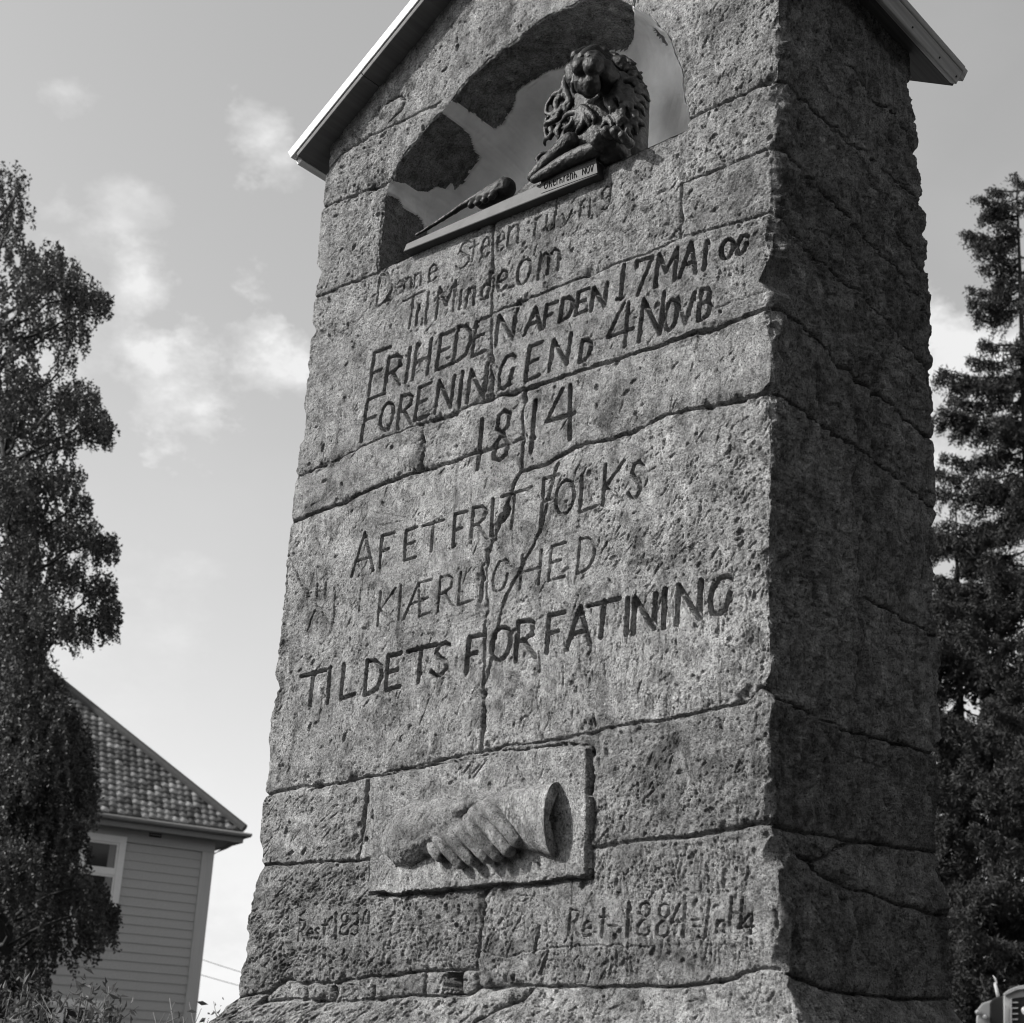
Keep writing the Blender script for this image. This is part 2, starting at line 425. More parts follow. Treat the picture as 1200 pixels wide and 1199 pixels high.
# coarse labels by flood fill
cst = 0.006
cu = np.arange(-DM, 2*W+DM, cst); cz = np.arange(0, ZTOP, cst)
blk = np.zeros((len(cu), len(cz)), bool)
for (p, q) in SEG:
    L = math.hypot(q[0]-p[0], q[1]-p[1]); n = max(2, int(L/(cst*.4))+1)
    tt = np.linspace(0, 1, n); xs = p[0]+(q[0]-p[0])*tt; ys = p[1]+(q[1]-p[1])*tt
    ii = np.round((xs-cu[0])/cst).astype(int); jj = np.round(ys/cst).astype(int)
    ok = (ii >= 0) & (ii < len(cu)) & (jj >= 0) & (jj < len(cz)); ii = ii[ok]; jj = jj[ok]
    blk[ii, jj] = True; blk[np.minimum(ii+1, len(cu)-1), jj] = True
lab = np.zeros(blk.shape, int); par = [0]
def find(a):
    while par[a] != a: par[a] = par[par[a]]; a = par[a]
    return a
prev = []
for i in range(len(cu)):
    free = ~blk[i]; e = np.flatnonzero(np.diff(np.concatenate([[0], free.astype(int), [0]])))
    cur = []
    for s0, s1 in zip(e[::2], e[1::2]):
        ids = {find(l) for (a0, a1, l) in prev if a0 < s1 and a1 > s0}
        if ids: l = min(ids); [par.__setitem__(k, l) for k in ids]
        else: l = len(par); par.append(l)
        lab[i, s0:s1] = l; cur.append((s0, s1, l))
    prev = cur
root = np.array([find(k) for k in range(len(par))]); lab = root[lab]; lab[blk] = 0
cnt = np.bincount(lab.ravel()); small = np.isin(lab, np.flatnonzero(cnt < 25)); lab[small] = 0
for _ in range(14):
    z0 = lab == 0
    if not z0.any(): break
    for sh, ax in ((1, 0), (-1, 0), (1, 1), (-1, 1)):
        r = np.roll(lab, sh, ax); m = (lab == 0) & (r != 0); lab[m] = r[m]
print('stones', len(np.unique(lab)))

# warped coordinates make the joints wander
WU = UU+fbm(UU, ZZ_, .05, 4, 3, .6)*.0045; WZ = ZZ_+fbm(UU, ZZ_, .05, 4, 9, .6)*.0048
ci = np.clip(np.round((WU-cu[0])/cst).astype(int), 0, len(cu)-1); cj = np.clip(np.round(WZ/cst).astype(int), 0, len(cz)-1)
VL = lab[ci, cj]
DJ = np.full(UU.shape, .08)
def window(u0, u1, z0, z1, pad):
    i0, i1 = np.searchsorted(us, (u0-pad, u1+pad)); j0, j1 = np.searchsorted(zs, (z0-pad, z1+pad))
    return slice(i0, i1), slice(j0, j1)
def segdist(X, Y, p, q):
    dx, dy = q[0]-p[0], q[1]-p[1]; L2 = dx*dx+dy*dy+1e-12
    t = np.clip(((X-p[0])*dx+(Y-p[1])*dy)/L2, 0, 1)
    return np.hypot(X-p[0]-t*dx, Y-p[1]-t*dy), t
for (p, q) in SEG:
    w = window(min(p[0], q[0]), max(p[0], q[0]), min(p[1], q[1]), max(p[1], q[1]), .09)
    d, _ = segdist(WU[w], WZ[w], p, q); DJ[w] = np.minimum(DJ[w], d)

# ---- relief height
H = np.zeros(UU.shape)
ulabs = np.unique(VL); offs = {}
plate_lab = lab[int(round((uf(480, 930)[0]-cu[0])/cst)), int(round(uf(480, 930)[1]/cst))]
strip_lab = lab[int(round((uf(436, 950)[0]-cu[0])/cst)), int(round(uf(436, 950)[1]/cst))]
sliver_pts = uf(600, 640)
for l in ulabs:
    m = VL == l
    offs[l] = rng.uniform(-.003, .003)
    if l == plate_lab: offs[l] = .013
    if l == strip_lab: offs[l] = -.001
    H[m] += offs[l]
isplate = (VL == plate_lab); isstrip = (VL == strip_lab)
rough = 0.55+np.clip(fbm(UU, ZZ_, .35, 2, 21)+.35, 0, 1.2)
blockf = {l: rng.uniform(.65, 1.35) for l in ulabs}
rough = rough*np.vectorize(blockf.get)(VL)
rough = np.where(isplate, .5, rough*.85)
rough = np.where(isstrip, .2, rough)
# smoother dressed zones (text stones), rougher towards the lower right and the arch
upz = [uf(*p) for p in [(430,330),(900,260),(905,450),(345,560)]]
sm = in_poly(UU, ZZ_, [uf(*p) for p in [(380,400),(890,255),(905,450),(615,560),(600,700),(690,840),(575,870),(330,900),(345,560)]])
rough = np.where(sm, rough*.68, rough)
sm2 = in_poly(UU, ZZ_, [uf(*p) for p in [(590,650),(850,690),(850,800),(690,860),(570,880)]]); rough = np.where(sm2, rough*.75, rough)
rg = in_poly(UU, ZZ_, [uf(*p) for p in [(280,1060),(905,1000),(920,1199),(240,1199)]]) | in_poly(UU, ZZ_, [uf(*p) for p in [(740,600),(905,480),(905,690),(770,690)]]) | in_poly(UU, ZZ_, [uf(*p) for p in [(805,-60),(915,-60),(910,170),(800,200)]])
rough = np.where(rg, rough*1.35, rough)
CALM = [[uf(*p) for p in q] for q in ([(338,1062),(440,1062),(440,1108),(338,1112)], [(655,1052),(905,1045),(905,1105),(655,1110)], [(430,560),(760,520),(770,600),(420,690)], [(430,670),(700,620),(700,680),(430,745)])]
for q in CALM: rough = np.where(in_poly(UU, ZZ_, q), rough*.5, rough)
H += fbm(UU, ZZ_, .30, 2, 31)*.006*rough
H += fbm(UU, ZZ_, .055, 3, 41)*.0026*rough
net = np.abs(fbm(UU+.004*fbm(UU, ZZ_, .02, 2, 43), ZZ_, .040, 4, 44, .65)); H -= np.clip(1-net/.028, 0, 1)*.0022*np.clip(.3+2.4*fbm(UU, ZZ_, .16, 2, 46), 0, 1)
n1 = fbm(UU, ZZ_, .016, 3, 51, .6); H += n1*.0024*rough+fbm(UU, ZZ_, .0070, 2, 57, .7)*.0024*rough
n2 = 1-np.abs(fbm(UU+n1*.004, ZZ_, .022, 3, 61, .55))*2.2
H -= np.clip(n2-.80, 0, .2)*.014*rough                 # fine cracked net
right = side >= 2
H += np.where(right, fbm(UU, ZZ_*.45, .030, 4, 71, .6)*.016+fbm(UU, ZZ_, .14, 3, 77)*.010, 0)

SHARP = 1.5
def stamp_line(p, q, wd, depth, taper=0.0):
    r = wd*.5+.004
    w = window(min(p[0], q[0]), max(p[0], q[0]), min(p[1], q[1]), max(p[1], q[1]), r)
    if w[0].stop <= w[0].start or w[1].stop <= w[1].start: return
    d, t = segdist(UU[w], ZZ_[w], p, q)
    ww = wd*.5*(1-taper*np.abs(2*t-1)**2)
    g = np.clip(1-d/np.maximum(ww, 1e-5), 0, 1); g = np.minimum(g*SHARP, 1.0)
    CARVE[w] = np.maximum(CARVE[w], g*depth)
CARVE = np.zeros(UU.shape)
# pits
def rough_at(u, z):
    return rough[min(NU-1, int(np.searchsorted(us, u))), min(NZ-1, int(np.searchsorted(zs, z)))]
uv0, uv1 = -.02, W+DM
NP_ = 9500
PU = rng.uniform(uv0, uv1, NP_); PZ = rng.uniform(ZV0, ZV1, NP_)
for k in range(NP_):
    u, z = PU[k], PZ[k]; r = .0019+.0042*rng.random()**4; el = 1+rng.random()*1.6; an = rng.uniform(0, 3.14)
    w = window(u, u, z, z, r*el*1.3)
    if w[0].stop-w[0].start < 1 or w[1].stop-w[1].start < 1: continue
    X = UU[w]-u; Y = ZZ_[w]-z; c, s = math.cos(an), math.sin(an)
    e = ((X*c+Y*s)/(r*el))**2+((Y*c-X*s)/r)**2
    if rough_at(u, z) < rng.random()*.9: continue
    f = np.clip((1.15-e)*1.6, 0, 1)*r*(.6+.5*rng.random()); CARVE[w] = np.maximum(CARVE[w], f)
# tool strokes: zones (pixel polygon, count, direction deg in wall plane, spread, length m, width)
ZONES = [([(380,230),(900,-40),(905,1150),(290,1150)], 1500, 78, 28, .022, .0040), ([(640,560),(905,480),(900,700),(700,660)], 380, 62, 18, .020, .0050),
         ([(660,700),(895,690),(905,810),(700,860),(600,850)], 330, 92, 10, .028, .0045),
         ([(695,880),(905,800),(905,960),(695,985)], 260, 78, 22, .022, .0040),
         ([(300,930),(420,915),(415,1005),(300,1010)], 120, 30, 25, .030, .0040),
         ([(700,1000),(905,975),(915,1120),(700,1150)], 420, 84, 12, .030, .0058),
         ([(560,1050),(700,1040),(700,1150),(560,1150)], 150, 80, 25, .028, .0048),
         ([(290,1030),(430,1020),(440,1130),(280,1160)], 330, 38, 14, .024, .0048),
         ([(430,1060),(560,1055),(550,1135),(440,1140)], 150, 85, 14, .022, .0038),
         ([(262,1185),(560,1170),(560,1199),(240,1199)], 160, 45, 20, .028, .0055),
         ([(580,1165),(930,1160),(935,1199),(560,1199)], 200, 55, 30, .024, .0050),
         ([(810,-50),(910,-50),(910,90),(810,130)], 240, 75, 18, .018, .0055),
         ([(620,280),(800,160),(905,110),(800,280)], 200, 50, 40, .016, .0050),
         ([(330,620),(560,560),(560,850),(320,900)], 420, 80, 28, .022, .0034)]
for poly, n, ang, spread, ln, wd in ZONES:
    P2 = [uf(*p) for p in poly]; a0 = min(p[0] for p in P2); a1 = max(p[0] for p in P2); b0 = min(p[1] for p in P2); b1 = max(p[1] for p in P2)
    k = 0; tries = 0
    while k < n and tries < n*6:
        tries += 1
        u, z = rng.uniform(a0, a1), rng.uniform(b0, b1)
        if not in_poly(np.array([u]), np.array([z]), P2)[0]: continue
        if any(in_poly(np.array([u]), np.array([z]), q)[0] for q in CALM[:2]) and rng.random() < .8: continue
        if vnoise(np.array([u/.05]), np.array([z/.05]), 5)[0] < -.12: continue
        k += 1; t = math.radians(rng.normal(ang, spread)); L = ln*(.25+1.5*rng.random()**2); du, dzz = math.cos(t)*L/2, math.sin(t)*L/2
        stamp_line((u-du, z-dzz), (u+du, z+dzz), wd*(.6+.6*rng.random()), .0022+.004*rng.random(), .8)
# tool strokes on the right side
for k in range(2600):
    u, z = rng.uniform(W+.02, W+DM), rng.uniform(ZV0, ZV1); t = math.radians(rng.normal(98, 14)); L = .012+.03*rng.random()
    stamp_line((u-math.cos(t)*L/2, z-math.sin(t)*L/2), (u+math.cos(t)*L/2, z+math.sin(t)*L/2), .008, .003+.006*rng.random(), .8)
H -= CARVE*1.0

# ---- joints recess
jd = .0024+.0042*fbm(UU, ZZ_, .07, 4, 81)
groove = np.clip(1-np.maximum(DJ-jd*.4, 0)/(.0036), 0, 1)
jdep = .0075+.011*np.clip(fbm(UU, ZZ_, .12, 3, 91)+.18, 0, 1)
arris = np.clip(1-DJ/.016, 0, 1)**2*.0028*(1+np.clip(fbm(UU, ZZ_, .05, 2, 95)*3, -.8, 2.5))
spall = np.clip(1-DJ/.030, 0, 1)*np.clip(fbm(UU, ZZ_, .07, 4, 97, .6)-.20, 0, 1)*.035
H -= np.where(isplate | isstrip, 0, arris+spall*np.where(side >= 2, .25, 1)); H -= groove*jdep*np.where(isplate, 1.4, 1)
# filled seam in upper sliver zone + cracks
def crack(pts, wd, depth, seed=0, fn=uf):
    q = [fn(a, b) for a, b in pts]
    for i in range(len(q)-1):
        p0, p1 = np.array(q[i]), np.array(q[i+1]); n = max(2, int(np.linalg.norm(p1-p0)/.012))
        prev_ = p0
        for k in range(1, n+1):
            c = p0+(p1-p0)*k/n
            if k < n: c = c+rng.normal(0, .0016, 2)
            stamp_line(prev_, c, wd*(.7+.6*rng.random()), depth, 0); prev_ = c
CARVE[:] = 0; SHARP = 2.1
crack([(431,913),(427,955),(423,985),(419,1006)], .013, .016)
crack([(1003,526),(1008,570),(1010,620),(1013,700),(1013,780),(1013,860)], .015, .014, 0, ur); crack([(950,200),(952,240),(955,262)], .008, .008, 0, ur); crack([(1052,385),(1056,430),(1058,470)], .008, .008, 0, ur); crack([(960,700),(962,760)], .004, .004, 0, ur)
crack([(653,544),(643,580),(634,617),(624,640),(615,655),(602,680),(590,703),(586,720),(583,734),(577,765),(568,800)], .009, .008)
crack([(337,648),(345,668),(352,683),(362,700),(372,712),(383,728),(392,742)], .006, .006)
crack([(836,363),(865,352),(897,342)], .004, .004)
crack([(440,375),(475,372)], .003, .002); crack([(460,398),(510,390)], .003, .002)
crack([(580,460),(600,450)], .006, .006)
crack([(400,586),(420,597),(455,603),(490,612),(520,622)], .003, .003)
crack([(430,600),(445,615),(470,612)], .003, .003)
crack([(800,880),(815,925),(838,968)], .003, .004); crack([(838,850),(870,905),(890,945)], .003, .003)
crack([(700,915),(760,880),(800,858)], .003, .002)
crack([(505,815),(495,840),(488,860)], .004, .004); crack([(505,815),(520,850)], .003, .002)
crack([(437,1088),(480,1086),(530,1080),(560,1082)], .003, .002)
crack([(700,300),(745,270)], .003, .003); crack([(700,275),(730,240)], .003, .003)
crack([(560,1115),(590,1122),(640,1112),(700,1108),(760,1110)], .004, .004)
crack([(735,120),(760,60)], .003, .002)
crack([(700,640),(702,560)], .003, .002)
for pts in ([(865,620),(900,625),(905,632)], [(790,690),(830,760)], [(330,740),(345,800)], [(380,800),(372,850)]): crack(pts, .004, .004)
crack([(945,120),(1000,170),(1030,230)], .006, .006, 0, ur); crack([(940,560),(950,640),(965,700)], .004, .004, 0, ur)
crack([(1046,235),(1050,270),(1075,310),(1092,330)], .010, .012, 0, ur); crack([(920,620),(935,700),(940,790)], .003, .004, 0, ur)
crack([(930,900),(980,880),(1040,900)], .003, .003, 0, ur)

# ---- lettering, cut as V grooves
G = {
 'A': ['0,0 .52,1 1,0', '.2,.36 .82,.36'], 'F': ['0,0 .06,1 .95,1', '.03,.5 .6,.52'],
 'E': ['.95,.02 0,0 .04,1 .9,1.02', '.02,.52 .7,.54'], 'T': ['.45,0 .5,1', '0,.97 1,1.0'], 'I': ['0,0 0,1'],
 'R': ['0,0 .05,1 .6,.98 .85,.86 .8,.62 .45,.5 .08,.48', '.35,.5 1,.0'], 'H': ['0,0 .05,1', '1,0 1,1', '.05,.48 1,.5'],
 'D': ['0,0 .05,1 .5,.96 .86,.72 .92,.42 .7,.12 .3,.01 0,0'], 'N': ['0,0 .03,1 .97,.02 1,1'],
 'M': ['0,0 .04,1 .5,.35 .95,1 1,0'], 'O': ['O'], 'G': ['.95,.86 .75,.98 .4,.96 .1,.68 .02,.4 .12,.1 .4,0 .75,.1 .9,.34 .92,.5'],
 'V': ['0,1 .45,0 1,1'], 'B': ['0,0 .05,1 .6,.98 .82,.8 .7,.58 .1,.5', '.7,.55 .95,.35 .8,.08 .35,0 0,0'],
 'K': ['0,0 .05,1', '1,1 .1,.45 1,0'], 'S': ['.95,.88 .7,1 .35,.95 .2,.74 .45,.55 .8,.4 .9,.18 .6,.0 .2,.02 .0,.18'],
 'L': ['.95,.05 0,0 .04,1'], 'Æ': ['0,0 .48,1 1,1.02', '.5,.95 .62,0 1,.03', '.25,.42 .9,.5'],
 '1': ['.5,0 .5,1'], '8': ['.5,.52 .15,.68 .2,.92 .5,1 .82,.92 .82,.68 .5,.52 .1,.32 .12,.08 .5,0 .88,.08 .92,.32 .5,.52'],
 '4': ['.62,1 0,.3 1,.42', '.8,1 .78,0'], '7': ['0,.84 0,1 1,1 .3,0'], '3': ['.1,.9 .45,1 .8,.85 .7,.6 .35,.52 .8,.4 .9,.15 .5,0 .05,.1'],
 'e': ['.05,.5 .9,.55 .85,.85 .5,1 .15,.8 .05,.4 .25,.06 .6,0 .95,.15'], 'n': ['.05,0 .1,1', '.1,.7 .4,.98 .75,.95 .85,.7 .85,0'],
 'm': ['.0,0 .03,1', '.03,.7 .25,.98 .45,.8 .46,0', '.46,.7 .7,.98 .92,.8 .95,0'], 'i': ['.5,0 .5,1'], 'l': ['.5,0 .5,1'],
 't': ['.45,0 .5,1', '.0,.72 1,.75'], 'd': ['.9,.15 .6,0 .2,.05 .05,.3 .2,.55 .6,.6 .85,.45', '.85,1 .88,.0'], 'o': ['O'],
 'r': ['.1,0 .15,.9', '.15,.6 .5,.9 .9,.92'], 's': ['.9,.85 .5,1 .15,.8 .4,.55 .8,.4 .8,.12 .4,0 .05,.12'], 'u': ['.05,1 .05,.2 .3,0 .7,.1 .9,.4', '.9,1 .9,0'],
 'v': ['0,1 .4,0 1,1'], 'g': ['.9,.9 .5,1 .1,.8 .15,.5 .5,.4 .9,.55', '.9,1 .9,.1 .6,-.1 .2,0'], '.': ['DOT'], 'J': ['.7,1 .6,.1 .3,0 .0,.12'],
 'h': ['.05,0 .1,1', '.08,.45 .5,.6 .8,.4 .85,0'], '-': ['0,.5 1,.5'], '"': ['0,1 0,.7', '.8,1 .8,.7'], '/': ['0,0 1,1'], 'c': ['.95,.85 .5,1 .1,.7 .05,.3 .4,0 .9,.1'],
}
G['O'] = [' '.join('%.3f,%.3f' % (.5+.5*math.cos(t), .5+.5*math.sin(t)) for t in np.linspace(.9, .9+2*math.pi, 17))]; G['o'] = G['O']; G['.'] = ['0,0 .01,.01']
LINES = [  # (crop x, crop y, zoom, baseline slope, lean, stem px, depth m, glyphs)
 (420,200,4,.42,.10,2.3,.0040,[('D',80,640,72,150),('e',168,585,32,62),('n',205,570,40,62),('n',252,550,40,62),('e',322,528,42,80),
   ('S',452,470,70,120),('t',512,432,40,95),('e',568,415,42,95),('e',640,388,38,98),('n',692,358,58,90)]),
 (420,200,4,.42,.08,2.0,.0036,[('r',818,305,34,88),('u',872,292,46,82),('l',920,208,6,112),('v',950,262,46,58),('r',1032,225,26,85),('i',1078,218,4,80),('g',1130,185,50,100)]),
 (420,200,4,.43,.11,3.2,.0060,[('T',190,758,100,152),('i',266,722,5,90),('l',308,718,7,145),('M',360,697,82,148),('i',470,652,4,88),('n',500,642,42,88),('d',566,612,42,125),('e',640,575,52,98),
   ('-',695,560,30,20),('o',735,545,62,118),('m',838,505,98,112)]),
 (400,340,3.75,.37,.12,4.4,.0085,[('F',118,462,78,185),('R',188,440,66,142),('I',282,405,3,152),('H',310,395,66,156),('E',415,353,68,152),('D',490,322,72,158),('E',571,292,64,152),
   ('N',678,246,78,130),('"',768,100,18,50),('A',805,200,72,106),('F',890,170,52,98),('D',962,141,56,100),('E',1031,112,52,98),('N',1099,93,60,98)]),
 (660,240,4.8,.33,.11,4.2,.0085,[('1',322,534,6,190),('-',303,545,40,20),('7',398,518,85,195),('M',520,466,112,180),('A',660,415,90,178),('I',797,371,6,160),('O',888,318,66,108),('G',975,290,60,104)]),
 (660,240,4.8,.33,.10,1.6,.002,[('N',878,430,30,56),('O',915,415,24,44),('N',945,405,32,50),('1',1010,390,4,40)]),
 (400,340,3.75,.36,.13,4.4,.0085,[('F',85,666,86,182),('O',162,626,56,120),('R',242,606,60,138),('E',321,573,62,142),('N',410,540,68,138),('I',512,509,3,148),('N',548,493,70,140),
   ('G',684,446,66,146),('E',808,403,66,150),('N',915,358,80,135),('D',1048,320,50,94)]),
 (660,240,4.8,.33,.10,4.2,.0085,[('N',430,772,118,232),('O',568,720,68,168),('V',690,672,0,0),('B',762,655,66,170)]),
 (400,340,3.75,.33,.10,4.8,.0095,[('1',596,786,4,215),('8',658,760,72,218),('1',828,712,6,222)]),
 (400,500,3.158,.27,.05,3.4,.006,[('A',35,556,82,150),('F',141,521,52,115),('E',232,496,46,110),('T',295,472,78,106),('F',412,446,50,120),('R',477,431,60,128),('I',553,404,4,135),
   ('T',585,388,92,132),('F',735,366,64,172),('O',788,334,68,126),('L',880,317,64,136),('K',965,292,72,148),('S',1058,270,50,132)]),
 (400,500,3.158,.24,.07,2.6,.0048,[('K',133,738,58,125),('I',210,716,3,128),('Æ',230,716,95,125),('R',355,680,56,122),('L',430,661,56,120),('I',508,646,3,120),('G',553,618,58,118),
   ('H',656,601,72,126),('E',765,571,62,126),('D',870,545,66,130)]),
 (340,680,4.286,.22,.07,5.0,.0095,[('T',40,640,128,160),('I',186,616,5,175),('L',252,596,74,170),('D',370,576,90,168),('E',478,552,74,168),('T',578,522,140,168),('S',705,488,88,160),('F',884,466,78,176),('O',1000,414,98,166)]),
 (600,640,3.871,.22,.04,4.8,.009,[('R',14,522,88,178),('F',155,482,82,165),('A',245,468,105,178),('T',335,428,145,160),('I',515,400,4,160),('N',546,396,96,158),('I',683,368,4,172),('N',742,352,104,172),('G',888,318,98,172)]),
 (340,680,4.286,.2,.06,2.0,.003,[('H',128,92,42,72),('1',342,160,4,110),('1',212,215,4,160),('/',82,255,30,95)]),
 (260,1020,3.75,.02,.10,1.9,.0052,[('R',330,312,30,92),('e',370,304,24,48),('s',402,304,22,50),('t',432,298,26,78),('8',514,287,38,98),('3',560,289,38,100)]),
 (260,1020,3.75,.02,.03,3.4,.006,[('1',493,302,6,112)]),
 (560,1020,3.158,.0,.08,2.0,.0042,[('R',335,242,36,96),('e',386,246,34,56),('t',445,250,30,105),('-',485,215,28,16),('8',583,246,52,125),('8',655,250,52,126),('J',812,262,46,150),('n',880,232,34,45),('H',930,208,40,105),('4',960,236,60,70)]),
 (560,1020,3.158,.0,.06,2.8,.005,[('1',549,246,6,122)]),
]
def cut(pts_px, px, depth):
    if len(pts_px) != 2 or depth < .0125 and px > 0 and not GLY: depth = depth*1.7
    q = [uf(a, b) for a, b in pts_px]
    for i in range(len(q)-1): stamp_line(q[i], q[i+1], px*.00235, depth, 0)
GLY = True
for (ox, oy, zm, sl, ln, st, dp, gl) in LINES:
    for (ch, x, y, w_, h_) in gl:
        if w_ == 0: continue
        for pl in G[ch]:
            pp = [tuple(map(float, s_.split(','))) for s_ in pl.split()]
            pts = []
            for (gx, gy) in pp:
                X = x+gx*w_+ln*gy*h_; Y = y-gx*w_*sl-gy*h_; pts.append((ox+X/zm, oy+Y/zm))
            # slightly thinner horizontals
            for i in range(len(pts)-1):
                dx, dy = abs(pts[i+1][0]-pts[i][0]), abs(pts[i+1][1]-pts[i][1]); f = .78+.32*dy/(dx+dy+1e-6)
                cut([pts[i], pts[i+1]], (st*.98+.45)*f, dp*2.2*(.85+.3*rng.random()))
GLY = False
def cc(ox, oy, zm, pts): return [(ox+x/zm, oy+y/zm) for x, y in pts]
cut(cc(660,240,4.8,[(345,560),(252,748),(395,700)]), 4.2, .008); cut(cc(660,240,4.8,[(372,556),(348,800)]), 4.6, .009)
cut(cc(660,240,4.8,[(650,530),(688,672)]), 3.8, .007); cut(cc(660,240,4.8,[(690,672),(745,500)]), 4.6, .008)
cut(cc(660,240,4.8,[(882,602),(888,606)]), 3.5, .006)
cut(cc(420,200,4,[(98,488),(135,494),(156,540),(142,600),(84,640)]), 2.8, .0040); cut(cc(420,200,4,[(80,640),(98,486)]), 3.2, .0045)
cut(cc(400,340,3.75,[(972,436),(903,578),(1025,542)]), 5.0, .009); cut(cc(400,340,3.75,[(1006,422),(1003,656)]), 5.4, .0105)
cut(cc(260,1020,3.75,[(630,185),(612,238),(645,235)]), 2.4, .004); cut(cc(260,1020,3.75,[(645,182),(638,288)]), 2.6, .0045)
cut(cc(260,1020,3.75,[(664,284),(667,287)]), 3, .004)
cut(cc(560,1020,3.158,[(745,128),(715,192),(768,190)]), 2.6, .0045); cut(cc(560,1020,3.158,[(768,125),(757,248)]), 3, .005)
for x in (800, 806): cut(cc(560,1020,3.158,[(x-8,185+(x-800)*4),(x+16,185+(x-800)*4)]), 2.5, .003)
cut(cc(560,1020,3.158,[(228,210),(208,305)]), 3.5, .006); cut(cc(560,1020,3.158,[(258,300),(232,388)]), 3.5, .006)
cut(cc(420,860,4,[(480,190),(500,165),(510,200),(560,130),(540,215),(590,150)]), 1.8, .003); cut(cc(420,860,4,[(560,215),(625,125)]), 1.8, .003)
for x0 in (978, 1035): cut(cc(260,1020,3.75,[(x0,155),(x0+6,190)]), 3, .005)
for y0 in (390, 495): cut(cc(420,860,4,[(67 if y0 == 390 else 35,y0),(68 if y0 == 390 else 36,y0+1)]), 5.5, .012)
H -= CARVE

# putlog hole in the thin course
hp = [uf(*p) for p in [(519,1140),(541,1138),(540,1166),(517,1166)]]
hm = in_poly(UU, ZZ_, hp); H = np.where(hm, -.11, H)
# ragged chips: front stone of the niche sill etc
# ---- geometry of the sheet
FL = flare(ZZ_)
xl, xr, dd = xL(ZZ_), xR(ZZ_), Dz(ZZ_)
X = np.where(side == 1, xl+(xr-xl)*UU/W, np.where(side == 0, xl, np.where(side == 2, xr, xr-(UU-W-DM)/W*(xr-xl))))
Y = np.where(side == 1, 0, np.where(side == 0, -UU/DM*dd, np.where(side == 2, (UU-W)/DM*dd, dd)))
# outward flare of the base
cx0, cy0 = (xl+xr)/2, dd/2
X = X+FL*np.where(X > cx0, .45, 1)*np.clip((X-cx0)/((xr-xl)/2), -1, 1); Y = Y+FL*FY*np.clip((Y-cy0)/(dd/2), -1, 1)
def blend(u, c, r=.008): return np.clip((u-c)/r*.5+.5, 0, 1)
ang = -math.pi+math.pi/2*blend(UU, 0)+math.pi/2*blend(UU, W)+math.pi/2*blend(UU, W+DM)   # left(-x) -> front(-y) -> right(+x) -> back(+y)
NX, NY = np.cos(ang), np.sin(ang)
X = X+NX*H; Y = Y+NY*H
# worn corners: push beyond-chamfer points back along the diagonal
def corner(uc, sx, sy, cxf, cyf, chips, c0, amp, seed, r=.35):
    global X, Y
    m = np.abs(UU-uc) < r
    x, y, z, u = X[m], Y[m], ZZ_[m], UU[m]
    n = np.array([sx, sy])/math.sqrt(2)
    s = (x-cxf(z))*n[0]+(y-cyf(z))*n[1]
    lim = c0+amp*np.clip(fbm(z*0+3.3, z, .09, 4, seed, .62)+.12, 0, 1)*2+.004*fbm(u*1.5, z, .02, 2, seed+5)
    dj = DJ[m]; lim = lim+.007*np.clip(1-dj/.02, 0, 1)
    for (zc, hh, dep, sk) in chips:
        t = np.clip(1-((z-zc)/hh)**2, 0, 1)**.5; lim = np.maximum(lim, dep*t*(1+.6*fbm(u*.2, z, .05, 3, seed+9, .5)))
    ex = np.clip(s+lim, 0, None)
    x = x-ex*n[0]; y = y-ex*n[1]
    for (zc, hh, dep, sk) in chips:                # deep breaks that bite into the front arris
        if not sk: continue
        n2 = np.array([.97*sx, .243*sy]); t = np.clip(1-np.abs((z-zc)/hh), 0, 1)**.6*(z > zc)+np.clip(1-np.abs((z-zc)/(hh*.6)), 0, 1)**.8*(z <= zc)
        l2 = sk*t*(1+.5*fbm(u*.2, z, .04, 3, seed+19)); s2 = (x-cxf(z))*n2[0]+(y-cyf(z))*n2[1]; e2 = np.where(t > 0, np.clip(s2+l2, 0, None), 0)
        x = x-e2*n2[0]; y = y-e2*n2[1]
    X[m] = x; Y[m] = y
fz = lambda z: flare(z)
zc = lambda a, b: onY(a, b)[2]
corner(W, 1, -1, lambda z: xR(z)+.45*fz(z), lambda z: -fz(z)*FY, [(zc(897,328), .055, .006, .036), (zc(900,806), .030, .010, .022), (zc(900,268), .03, .010, 0), (zc(905,950), .06, .012, 0), (zc(903,860), .04, .008, 0), (zc(905,1000), .03, .02, 0), (zc(918,1120), .05, .018, 0)], .0045, .010, 101)
corner(0, -1, -1, lambda z: xL(z)-fz(z), lambda z: -fz(z)*FY, [(zc(303,1010), .02, .014, 0), (zc(305,950), .03, .006, 0)], .004, .011, 131)
corner(W+DM, 1, 1, lambda z: xR(z)+.45*fz(z), lambda z: Dz(z)+fz(z)*FY, [(onX(1070, 140)[2], .03, .03, 0), (onX(1094, 420)[2], .03, .012, 0)], .004, .022, 151)

# ---- niche opening outline in (x,z)
NICHE_PX = [(442,318),(444,290),(449,245),(456,215),(470,185),(490,160),(512,135),(530,116),(548,93),(572,72),(600,50),(620,34),(640,20),(660,9),(680,1),(700,-6),(722,-4),(742,5),(760,17),(775,32),(790,60),(799,90),(803,120),(805,154)]
NO = np.array([[onY(a, b)[0], onY(a, b)[2]] for a, b in NICHE_PX])
def resample(P, n):
    d = np.concatenate([[0], np.cumsum(np.linalg.norm(np.diff(P, axis=0), axis=1))]); t = np.linspace(0, d[-1], n)
    return np.stack([np.interp(t, d, P[:, 0]), np.interp(t, d, P[:, 1])], 1), t
NR, NT = resample(NO, 520)
_nv = np.gradient(NR, axis=0); _nv /= np.linalg.norm(_nv, axis=1)[:, None]; NN = np.stack([-_nv[:, 1], _nv[:, 0]], 1)   # outward from opening
